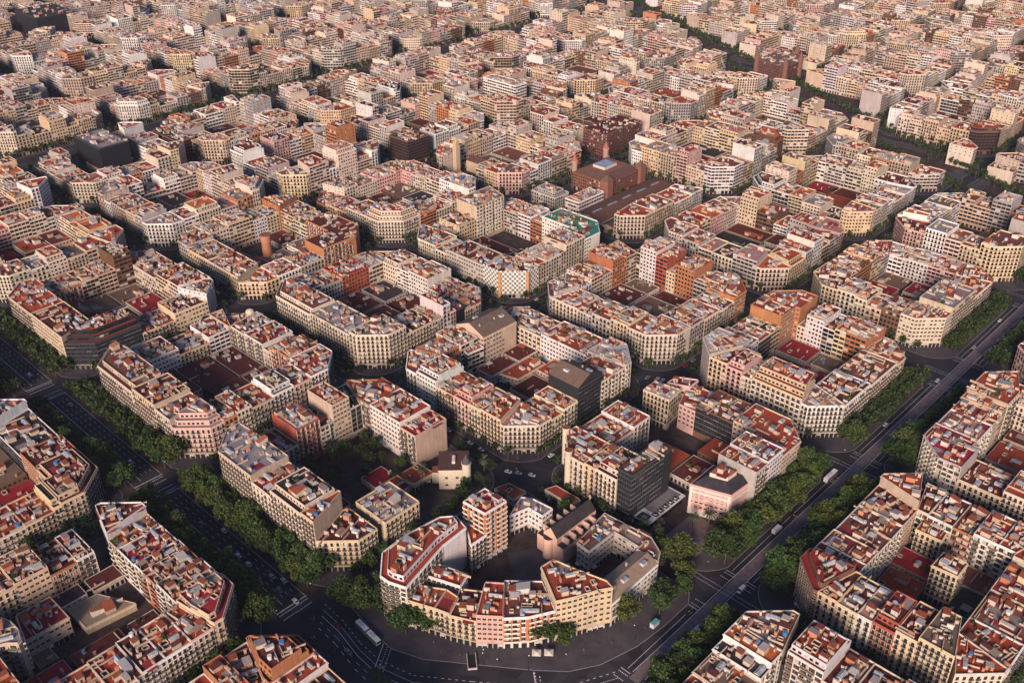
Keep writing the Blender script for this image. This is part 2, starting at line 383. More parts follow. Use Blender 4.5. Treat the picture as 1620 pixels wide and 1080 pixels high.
def it_ant(m, x, y, z, a, r):
    h = r.uniform(3, 5.5); m.tube((x, y, z), (x, y, z+h), .05, n=4, mat='iron')
    for k in range(3): m.tube((x-.7, y, z+h-.3-.4*k), (x+.7, y, z+h-.3-.4*k), .03, n=3, mat='iron')
def it_pad(m, x, y, z, a, r):
    m.box(x, y, z-.05, r.uniform(4, 8), r.uniform(4, 9), .054+r.uniform(.004, .02), a, 'roof', jit(r.choice(((.3, .08, .04), (.16, .04, .035), (.26, .22, .2), (.2, .03, .035), (.22, .18, .15))), r))
def it_shed(m, x, y, z, a, r):
    w, d, h = r.uniform(3, 5), r.uniform(4, 7), r.uniform(2, 2.8); c = jit(r.choice((CREAM, WHITE)), r); ca, sa = math.cos(a), math.sin(a)
    P = lambda X, Y, Z: (x+X*ca-Y*sa, y+X*sa+Y*ca, z+Z)
    m.box(x, y, z, w, d, h, a, 'paint', c); t = r.choice((TERRA, (.3, .29, .28), (.3, .11, .05)))
    m.face([P(-w/2-.2, -d/2-.2, h), P(w/2+.2, -d/2-.2, h), P(w/2+.2, d/2+.2, h+1.2), P(-w/2-.2, d/2+.2, h+1.2)], 'roof', t)
    m.face([P(-w/2, d/2, h), P(-w/2, d/2, h+1.15), P(-w/2, -d/2, h)], 'paint', c); m.face([P(w/2, -d/2, h), P(w/2, d/2, h+1.15), P(w/2, d/2, h)], 'paint', c)
    m.face([P(w/2, d/2, h), P(w/2, d/2, h+1.15), P(-w/2, d/2, h+1.15), P(-w/2, d/2, h)], 'paint', c)
def it_well(m, x, y, z, a, r):
    w, d = r.uniform(1.5, 2.6), r.uniform(1.8, 3.6); c = jit(CREAM, r); ca, sa = math.cos(a), math.sin(a)
    for X, Y, sx, sy in ((-w/2, 0, .2, d), (w/2, 0, .2, d), (0, -d/2, w, .2), (0, d/2, w, .2)): m.box(x+X*ca-Y*sa, y+X*sa+Y*ca, z, sx, sy, .9, a, 'paint', c)
    m.box(x, y, z-.02, w, d, .03, a, 'iron')  # flat dark sheet: the shade down the shaft, put in as colour
def it_line(m, x, y, z, a, r):
    ca, sa = math.cos(a), math.sin(a)
    for s in (-2, 2): m.tube((x-s*sa, y+s*ca, z), (x-s*sa, y+s*ca, z+1.9), .05, n=4, mat='iron')
    for k in range(4):
        s = -1.6+k*.9; m.box(x-s*sa, y+s*ca, z+.7, .04, .7, 1.1, a, 'paint', r.choice(((.6, .58, .56), (.5, .3, .3), (.2, .3, .45), (.6, .55, .4))))
ITEMS = [('stair_head', it_stair, 2.0, 2.6), ('skylight', it_sky, 2.4, 2.6), ('chimney', it_chim, .7, 9), ('roof_wall', it_div, .9, 5), ('water_tank', it_tank, 1.1, .7),
         ('air_conditioner', it_ac, .7, 4), ('roof_garden', it_plants, 2.2, .9), ('pergola', it_pergola, 2.3, .9), ('aerial', it_ant, .5, 1.3), ('terrace_floor', it_pad, 1.5, 3.6), ('light_well', it_well, 1.6, 4), ('roof_shed', it_shed, 2.5, 1.4), ('washing_line', it_line, 1.6, .6)]
_wts = [i[3] for i in ITEMS]
def leafquad(m, c, s, r, col):
    n = Vector((r.gauss(0, 1), r.gauss(0, 1), r.gauss(0, 1)+.6)).normalized(); t = n.orthogonal().normalized(); b = n.cross(t); an = r.uniform(0, 6.3)
    t, b = t*math.cos(an)+b*math.sin(an), b*math.cos(an)-t*math.sin(an); k = r.uniform(.6, 1.3); c = Vector(c)
    g = r.uniform(.75, 1.3); col = (col[0]*g*r.uniform(.9, 1.15), col[1]*g, col[2]*g)
    m.face([tuple(c-t*s-b*s*k*.5), tuple(c+t*s*.2-b*s*k), tuple(c+t*s+b*s*.4), tuple(c-t*s*.3+b*s*k)], 'leaf', col)

# ------------------------------------------------------------------ buildings
BCOUNT = [0]
class Bld:
    """poly: world polygon (counter-clockwise); tags per edge: s street, c courtyard, p party wall"""
    def __init__(s, poly, tags, h, roof, fac, op, label=None, cat='apartment building', name='apartment_building'):
        if area(poly) < 0: poly = poly[::-1]; tags = tags[::-1]; tags = tags[1:]+tags[:1]
        s.poly = inset(poly, [.035]*len(poly)); s.tags = tags; s.h = h; s.roof = roof; s.fac = fac; s.op = op; s.label = label; s.cat = cat; s.name = name
        s.c = (sum(p[0] for p in poly)/len(poly), sum(p[1] for p in poly)/len(poly)); BCOUNT[0] += 1; s.seed = BCOUNT[0]*17+3
        s.group = None
    def screen(s):
        p = project(s.c[0], s.c[1], s.h*.7)
        vis = inframe(s.c[0], s.c[1], s.h, 30) or any(inframe(a[0], a[1], s.h, 0) for a in s.poly)
        return (abs(area(s.poly))+400)/max(p[2], 1)**2*1e5 if vis else 0

def facade(out, B, poly, tags, z0, h, style, r, ground=True, wcol=None, detail=0, root=None, lvl='wall'):
    """walls of one storey stack; detail 2 hangs separate windows and balconies on what the camera side shows"""
    n = len(poly); mb = out
    for i in range(n):
        a, b = poly[i], poly[(i+1) % n]; L = math.hypot(b[0]-a[0], b[1]-a[1]); tg = tags[i]
        if L < .05: continue
        dx, dy = (b[0]-a[0])/L, (b[1]-a[1])/L; nx, ny = dy, -dx
        mid = ((a[0]+b[0])/2, (a[1]+b[1])/2); facing = (CP.x-mid[0])*nx+(CP.y-mid[1])*ny > 0
        Q = lambda t, z: (a[0]+dx*L*t, a[1]+dy*L*t, z)
        def quad(za, zb, wp=None, u=None, v=None, col=None, mat='wall'):
            uv = [(u[0], v[0]), (u[1], v[0]), (u[1], v[1]), (u[0], v[1])] if u else None
            mb.face([Q(0, za), Q(1, za), Q(1, zb), Q(0, zb)], mat, col or wcol, wp, uv)
        if tg == 'p' or L < 2.2 or style == 'x' or (tg == 'c' and not facing and detail):
            if tg == 'p' and r.random() < .3 and L > 8 and detail < 2:
                quad(z0, h*.55+z0*.45); nb = int(L/4); nf = max(1, round((h-z0)*.45/3.3)); quad(h*.55+z0*.45, h, (.1, .35, .7, 0), (0, nb), (0, nf))
            else: quad(z0, h, col=jit(wcol, r, .1))
            continue
        st = style
        if tg == 'c' and style in 'n': st = r.choice('nmmf')
        g = 4.4 if ground else 0; par = .9
        nf = max(1, round((h-par-z0-g)/3.25)); fh = (h-par-z0-g)/nf
        bay = dict(n=r.choice((2.7, 2.9, 3.2)), f=2.7, m=3.5, g=3.4, q=3.0).get(st, 3.2); nb = max(1, round(L/bay)); bw = L/nb; u0 = r.randint(0, 400)*3; v0 = r.randint(0, 100)
        wpar = dict(n=(.27, .02, .84, 1), f=(.29, .26, .76, 0), m=(.44, .28, .86, 0), g=(.47, .12, .93, -1 if B.fac in 'kb' else 0), q=(.0, .0, .0, 0)).get(st)
        if tg == 'c' and st == 'n': wpar = (.26, .03, .78, 1)
        if st == 'q':
            quad(z0, z0+g, (.4, .1, .8, 0), (u0, u0+nb), (v0, v0+1), col=(.45, .42, .38)); quad(z0+g, h, None, (0, max(2, round(L/1.7))), (0, max(2, round((h-z0-g)/1.9))), mat='check'); continue
        if detail == 2 and facing and WN[0] < WMAX:
            quad(z0, h)
            ang = math.atan2(-dx, -dy)  # proto y axis -> outward normal
            ang = math.atan2(ny, nx)-math.pi/2
            bal = 1 if B.fac in 'Rno' else r.choice((0, 0, 2)); wts = r.choice(((6, 1, 1, .8, 5), (2, 6, .5, .8, 2), (3, .5, 4, .8, 2), (4, 1, 1, 2.6, 3)))
            cnt = 0
            for k in range(nb):
                x = a[0]+dx*bw*(k+.5); y = a[1]+dy*bw*(k+.5); lx, ly = x-root.location.x, y-root.location.y
                if ground and tg == 's' and root['_w'] < 100: inst('shop_front', WIN[('shop_front', 's', 0 if r.random() < .75 else 1)], root, (lx, ly, z0), ang, (min(1, bw/3.1), 1, 1))
                for f in range(nf):
                    if root['_w'] >= 100: break
                    z = z0+g+f*fh; ty = r.choices((0, 1, 2, 3, 4), wts)[0]
                    sx = min(1, bw/dict(n=1.9, f=2.0, m=3.3, g=3.3).get(st, 3)); sz = min(1.05, fh/3.2)
                    inst('window', WIN[('window', st, ty)], root, (lx+nx*.0, ly+ny*.0, z), ang, (sx, 1, sz)); root['_w'] += 1; WN[0] += 1
                    if st == 'n' and (tg == 's' or r.random() < .5) and (f < nf-1 or r.random() < .6): inst('balcony', WIN[('balcony', 'n', 0 if f < 2 else 1)], root, (lx, ly, z+.05), ang, (sx*min(1.15, bw/2.2), 1, 1))
                    elif st == 'm' and (k+B.seed) % 3 != 0: inst('balcony', WIN[('balcony', 'm', bal)], root, (lx, ly, z+.05), ang, (bw/3.5, 1, 1))
            continue
        if g: quad(z0, z0+g, (.37, .02, .74, 0) if tg == 's' else (.3, .1, .7, 0), (u0, u0+nb), (v0, v0+1), col=tuple(c*.85 for c in wcol))
        quad(z0+g, h-par, wpar, (u0, u0+nb), (v0+2, v0+2+nf)); quad(h-par, h)
WN = [0]; WMAX = 9000

def roofdeck(mb_w, mb_r, poly, z, wcol, rcol, par=.9, rim=.24):
    """parapet rim, its inside and the sunk roof floor"""
    n = len(poly); q = inset(poly, [rim]*n); rimc = tuple(min(.6, c*.95+.01) for c in wcol)
    if abs(area(q)) < abs(area(poly))*.3 or area(q) < 0: q = poly; par = 0
    for i in range(n):
        j = (i+1) % n; a, b, c, d = poly[i], poly[j], q[j], q[i]
        if q is not poly:
            mb_w.face([(a[0], a[1], z), (b[0], b[1], z), (c[0], c[1], z), (d[0], d[1], z)], 'paint', rimc)
            mb_w.face([(d[0], d[1], z), (c[0], c[1], z), (c[0], c[1], z-par), (d[0], d[1], z-par)], 'paint', jit(wcol, rnd, .05))
    mb_r.face([(p[0], p[1], z-par) for p in q], 'roof', rcol)
    return q

def make(B, detail, far=None):
    r = random.Random(B.seed); wcol = jit(FAC[B.fac], r, .1 if B.label else .16); rcol = jit(ROOF[B.roof], r, .12); op = B.op; style = op[0]
    root = None
    if detail:
        root = empty(B.name, (B.c[0], B.c[1], 0)); tag(root, B.label, B.cat, B.group); root['_w'] = 0
    hold = {}
    def part(name, mb, under=None):
        if not (detail and mb.f): return
        o = mb.build(name, root); hold[name] = o
        if under in hold: o.parent = hold[under]
    new = (lambda: MB()) if detail else (lambda: far)
    poly, tags, h = B.poly, B.tags, B.h; n = len(poly)
    wm = new(); rm = new()
    facade(wm, B, poly, tags, .0, h, style, r, True, wcol, detail, root)
    # cornice along the street fronts
    for i in range(n):
        if tags[i] != 's': continue
        cm = new()
        a, b = poly[i], poly[(i+1) % n]; L = math.hypot(b[0]-a[0], b[1]-a[1])
        if L < 1.5: continue
        ang = math.atan2(b[1]-a[1], b[0]-a[0]); nx, ny = (b[1]-a[1])/L, -(b[0]-a[0])/L; cc = tuple(min(.72, c*1.1+.04) for c in wcol)
        cm.box((a[0]+b[0])/2+nx*.24, (a[1]+b[1])/2+ny*.24, h-1.25, L-.02, .5, .35, ang, 'paint', cc)
        part('cornice', cm)
        if detail and style == 'n' and h > 12:
            cm = new(); cm.box((a[0]+b[0])/2+nx*.12, (a[1]+b[1])/2+ny*.12, 4.3, L-.02, .26, .3, ang, 'paint', cc); part('string_course', cm)
    top = poly; zt = h-.9; ttags = tags
    if 'G' in op or 'H' in op:                       # pitched roof
        k = max(range(n), key=lambda i: math.hypot(poly[(i+1) % n][0]-poly[i][0], poly[(i+1) % n][1]-poly[i][1]))
        if n == 4:
            L = [math.hypot(poly[(i+1) % 4][0]-poly[i][0], poly[(i+1) % 4][1]-poly[i][1]) for i in range(4)]
            k = 0 if (L[0]+L[2] > L[1]+L[3]) == ('G' in op) else 1
            p = [poly[(k+i) % 4] for i in range(4)]; rise = min(7, .24*(L[(k+1) % 4]))
            m1 = ((p[1][0]+p[2][0])/2, (p[1][1]+p[2][1])/2); m0 = ((p[0][0]+p[3][0])/2, (p[0][1]+p[3][1])/2); z1 = h+rise
            rm.face([(p[0][0], p[0][1], h), (p[1][0], p[1][1], h), (m1[0], m1[1], z1), (m0[0], m0[1], z1)], 'roof', rcol)
            rm.face([(p[2][0], p[2][1], h), (p[3][0], p[3][1], h), (m0[0], m0[1], z1), (m1[0], m1[1], z1)], 'roof', rcol)
            wm.face([(p[1][0], p[1][1], h), (p[2][0], p[2][1], h), (m1[0], m1[1], z1)], 'paint', wcol); wm.face([(p[3][0], p[3][1], h), (p[0][0], p[0][1], h), (m0[0], m0[1], z1)], 'paint', wcol)
            part('wall', wm); part('roof', rm)
            d = Vector((p[1][0]-p[0][0], p[1][1]-p[0][1], 0)); a = math.atan2(d.y, d.x)
            for q in range(4):
                t = (q+.7)/4.6; sd_ = r.choice((.3, .7)); x = (p[0][0]*(1-t)+p[1][0]*t)*(1-sd_)+(p[3][0]*(1-t)+p[2][0]*t)*sd_; y = (p[0][1]*(1-t)+p[1][1]*t)*(1-sd_)+(p[3][1]*(1-t)+p[2][1]*t)*sd_
                im = new(); zz = h+rise*.5
                if q % 2: im.box(x, y, zz, 3.5, 2.2, 1.5, a, 'paint', (.5, .46, .4), 'glass', (.4, .4, .4))
                else: im.box(x, y, zz, .7, .7, 2.4, a, 'paint', CREAM)
                part('dormer' if q % 2 else 'chimney', im, 'roof')
            return root
    if 'P' in op or 'S' in op:
        lv = 2 if 'S' in op else 1; roofdeck(wm, rm, poly, h, wcol, rcol); base = h-.9; cur = poly
        for k in range(lv):
            ds = [(3.2 if t == 's' else (2.0 if t == 'c' and k == 0 else .34)) for t in tags]; nxt = inset(cur, ds)
            if area(nxt) < 60 or not all(inside(q_, cur) for q_ in nxt): break
            pm = new(); pr = new(); hh = base+3.1; facade(pm, B, nxt, ['c' if t in 'sc' else 'p' for t in tags], base, hh+.7, 'f' if style != 'g' else 'm', r, False, jit(wcol, r, .08), 1 if detail else 0, root)
            q = roofdeck(pm, pr, nxt, hh+.7, wcol, jit(ROOF[B.roof], r), .7, .25)
            part('penthouse', pm); part('penthouse_roof', pr, 'penthouse'); cur = nxt; base = hh
        top, zt = cur, base
    else:
        low = h < 9
        roofdeck(wm, rm, poly, h, wcol, rcol, .3 if low else .9, .2 if low else .24); zt = h-.3 if low else zt
        if 'M' in op:                                 # mansard
            i1 = inset(poly, [4.2]*n); i2 = inset(poly, [6.2]*n); DK = (.028, .027, .034)
            for i in range(n):
                j = (i+1) % n; rm.face([(poly[i][0], poly[i][1], h-.5), (poly[j][0], poly[j][1], h-.5), (i1[j][0], i1[j][1], h+3.2), (i1[i][0], i1[i][1], h+3.2)], 'roof', DK)
                rm.face([(i1[i][0], i1[i][1], h+3.2), (i1[j][0], i1[j][1], h+3.2), (i2[j][0], i2[j][1], h+3.4), (i2[i][0], i2[i][1], h+3.4)], 'roof', (.05, .045, .05))
            pm = new(); pm.prism(i2, h, h+6, 'paint', (.56, .44, .34), 'roof', (.3, .12, .08)); part('roof_pavilion', pm); zt = h+6; top = i2
    part('wall', wm); part('roof', rm)
    if 'V' in op and detail:                           # brick strips between the bays
        for i in range(n):
            a, b = poly[i], poly[(i+1) % n]; L = math.hypot(b[0]-a[0], b[1]-a[1])
            if tags[i] != 's' or L < 5: continue
            nb = max(1, round(L/3.5)); ang = math.atan2(b[1]-a[1], b[0]-a[0]); nx, ny = (b[1]-a[1])/L, -(b[0]-a[0])/L
            for k in range(nb+1):
                t = min(max(k/nb, .6/L), 1-.6/L); vm = MB(); vm.box(a[0]+(b[0]-a[0])*t+nx*.2, a[1]+(b[1]-a[1])*t+ny*.2, 4.6, 1.15, .5, h-6.1, ang, 'paint', jit((.42, .145, .06), r, .06)); part('brick_strip', vm)
    if 'M' in op and detail:                           # white trim of the palace
        for i in range(n):
            a, b = poly[i], poly[(i+1) % n]; L = math.hypot(b[0]-a[0], b[1]-a[1]); ang = math.atan2(b[1]-a[1], b[0]-a[0]); nx, ny = (b[1]-a[1])/L, -(b[0]-a[0])/L
            for z, hh in ((.2, 4.0), (8.0, .45), (11.5, .45), (14.6, 1.6), (17.4, 1.2)):
                vm = MB(); vm.box((a[0]+b[0])/2+nx*.08, (a[1]+b[1])/2+ny*.08, z, L-.03, .16, hh, ang, 'paint', (.58, .47, .40)); part('stone_band', vm)
            for t in (.04, .96): vm = MB(); vm.box(a[0]+(b[0]-a[0])*t+nx*.1, a[1]+(b[1]-a[1])*t+ny*.1, 4.3, 1.3, .24, h-6, ang, 'paint', (.6, .5, .43)); part('quoin', vm)
    if style == 'q':
        for i in range(n):
            if tags[i] == 's' and tags[i-1] == 's': vm = new(); vm.cyl(poly[i][0], poly[i][1], 0, 1.3, h-1.5, 10, 'paint', (.45, .22, .1)); part('pilaster', vm)
    if 'T' in op:                                     # round corner turrets
        for i in range(n):
            if tags[i] == 's' and tags[i-1] == 's':
                t = new(); t.cyl(poly[i][0], poly[i][1], 4, 2.0, h-1, 14, 'wall', wcol); t.cyl(poly[i][0], poly[i][1], h+3, 2.4, .6, 14, 'paint', tuple(c*1.1 for c in wcol), top='roof', topcol=(.2, .07, .04)); part('turret', t)
    if 'D' in op:
        i = [i for i in range(n) if tags[i] == 's' and tags[i-1] == 's']
        if i:
            p = poly[i[0]]; q = B.c; x, y = p[0]*.75+q[0]*.25, p[1]*.75+q[1]*.25; t = new(); t.cyl(x, y, h-.9, 3, 2.5, 14, 'paint', CREAM)
            for k in range(5): t.cyl(x, y, h+1.6+2.6*math.sin(k*.31), 3.2*math.cos(k*.31), 2.6*(math.sin((k+1)*.31)-math.sin(k*.31)), 14, 'paint', (.5, .42, .32), 3.2*math.cos((k+1)*.31))
            part('dome', t)
    # roof furniture
    ar = abs(area(top)); e0 = max(range(n), key=lambda i: math.hypot(poly[(i+1) % n][0]-poly[i][0], poly[(i+1) % n][1]-poly[i][1]) if tags[i] in 'sp' else 0)
    a0 = math.atan2(poly[(e0+1) % n][1]-poly[e0][1], poly[(e0+1) % n][0]-poly[e0][0])
    num = max(2, min(34, int(ar/(12 if B.roof == 'm' else 17)))); placed = []
    if not detail: num = max(1, int(num*.55))
    if h < 9: num = max(1, num//4)
    xs = [p[0] for p in top]; ys = [p[1] for p in top]; kinds = r.choices(ITEMS, _wts, k=num)
    if ar > 150 and detail and h > 9: kinds = [ITEMS[0], ITEMS[1], ITEMS[2], ITEMS[2]]+kinds
    for (nm, fn, rad, _) in kinds:
        if not detail and nm in ('roof_garden', 'aerial', 'washing_line', 'air_conditioner'): continue
        for t in range(9):
            x, y = r.uniform(min(xs), max(xs)), r.uniform(min(ys), max(ys))
            if inside((x, y), top) and edgedist((x, y), top) > rad+.3 and all(math.hypot(x-X, y-Y) > (rad+R2)*.8 for X, Y, R2 in placed):
                im = new(); fn(im, x, y, zt+.002, a0+r.choice((0, 0, math.pi/2)), r); part(nm, im, 'roof'); placed.append((x, y, rad if nm != 'terrace_floor' else .1)); break
    return root

# ------------------------------------------------------------------ blocks
def polyring(rect, specs, d=24, c=15, cut=None):
    """cut the ring of a block into buildings; specs: (side, coord, h, roof, fac, op); returns (poly, tags, spec, side, corner)"""
    u0, u1, v0, v1 = rect; Lu, Lv = u1-u0, v1-v0; order = ['L', 'BL', 'BR', 'R']
    def s_of(sd, co):   # distance along that side in ring order
        t = {'L': co-u0, 'BL': co-v0, 'BR': u1-co, 'R': v1-co}[sd]; Ls = Lu if sd in ('L', 'BR') else Lv
        return max(c, min(Ls-c, t))
    def pt(sd, t, dep=0):
        if sd == 'L': return (u0+t, v0+dep)
        if sd == 'BL': return (u1-dep, v0+t)
        if sd == 'BR': return (u1-t, v1-dep)
        return (u0+dep, v1-t)
    res = []; n = len(specs)
    for i, sp in enumerate(specs):
        nx = specs[(i+1) % n]
        if sp[3] == '-': continue
        k0, k1 = order.index(sp[0]), order.index(nx[0]); t0, t1 = s_of(sp[0], sp[1]), s_of(nx[0], nx[1])
        if k0 == k1 and t1 - t0 < 2: 
            if not (t1 < t0-2 and n < 3): continue
        outer = [pt(sp[0], t0)]; inner = []; corner = None
        def inn(sd, t):
            Ls = Lu if sd in ('L', 'BR') else Lv; return pt(sd, max(d, min(Ls-d, t)), d)
        inner.append(inn(sp[0], t0)); k = k0
        while k != k1:
            sd = order[k]; Ls = Lu if sd in ('L', 'BR') else Lv; nsd = order[(k+1) % 4]
            outer += [pt(sd, Ls-c), pt(nsd, c)]; inner.append(inn(sd, Ls)); corner = {'L': 'left', 'BL': 'far', 'BR': 'right', 'R': 'near'}[sd]; k = (k+1) % 4
        outer.append(pt(nx[0], t1)); inner.append(inn(nx[0], t1))
        P = []; T = []
        def add(p, tg):
            if P and math.hypot(P[-1][0]-p[0], P[-1][1]-p[1]) < .3: T[-1] = tg; return
            P.append(p); T.append(tg)
        for q in outer[:-1]: add(q, 's')
        add(outer[-1], 'p')
        for q in inner[:0:-1]: add(q, 'c')
        add(inner[0], 'p')
        if math.hypot(P[0][0]-P[-1][0], P[0][1]-P[-1][1]) < .3: P.pop(); T.pop()
        if len(P) < 3: continue
        res.append(([W(*p) for p in P], T, sp, sp[0], corner))
    return res
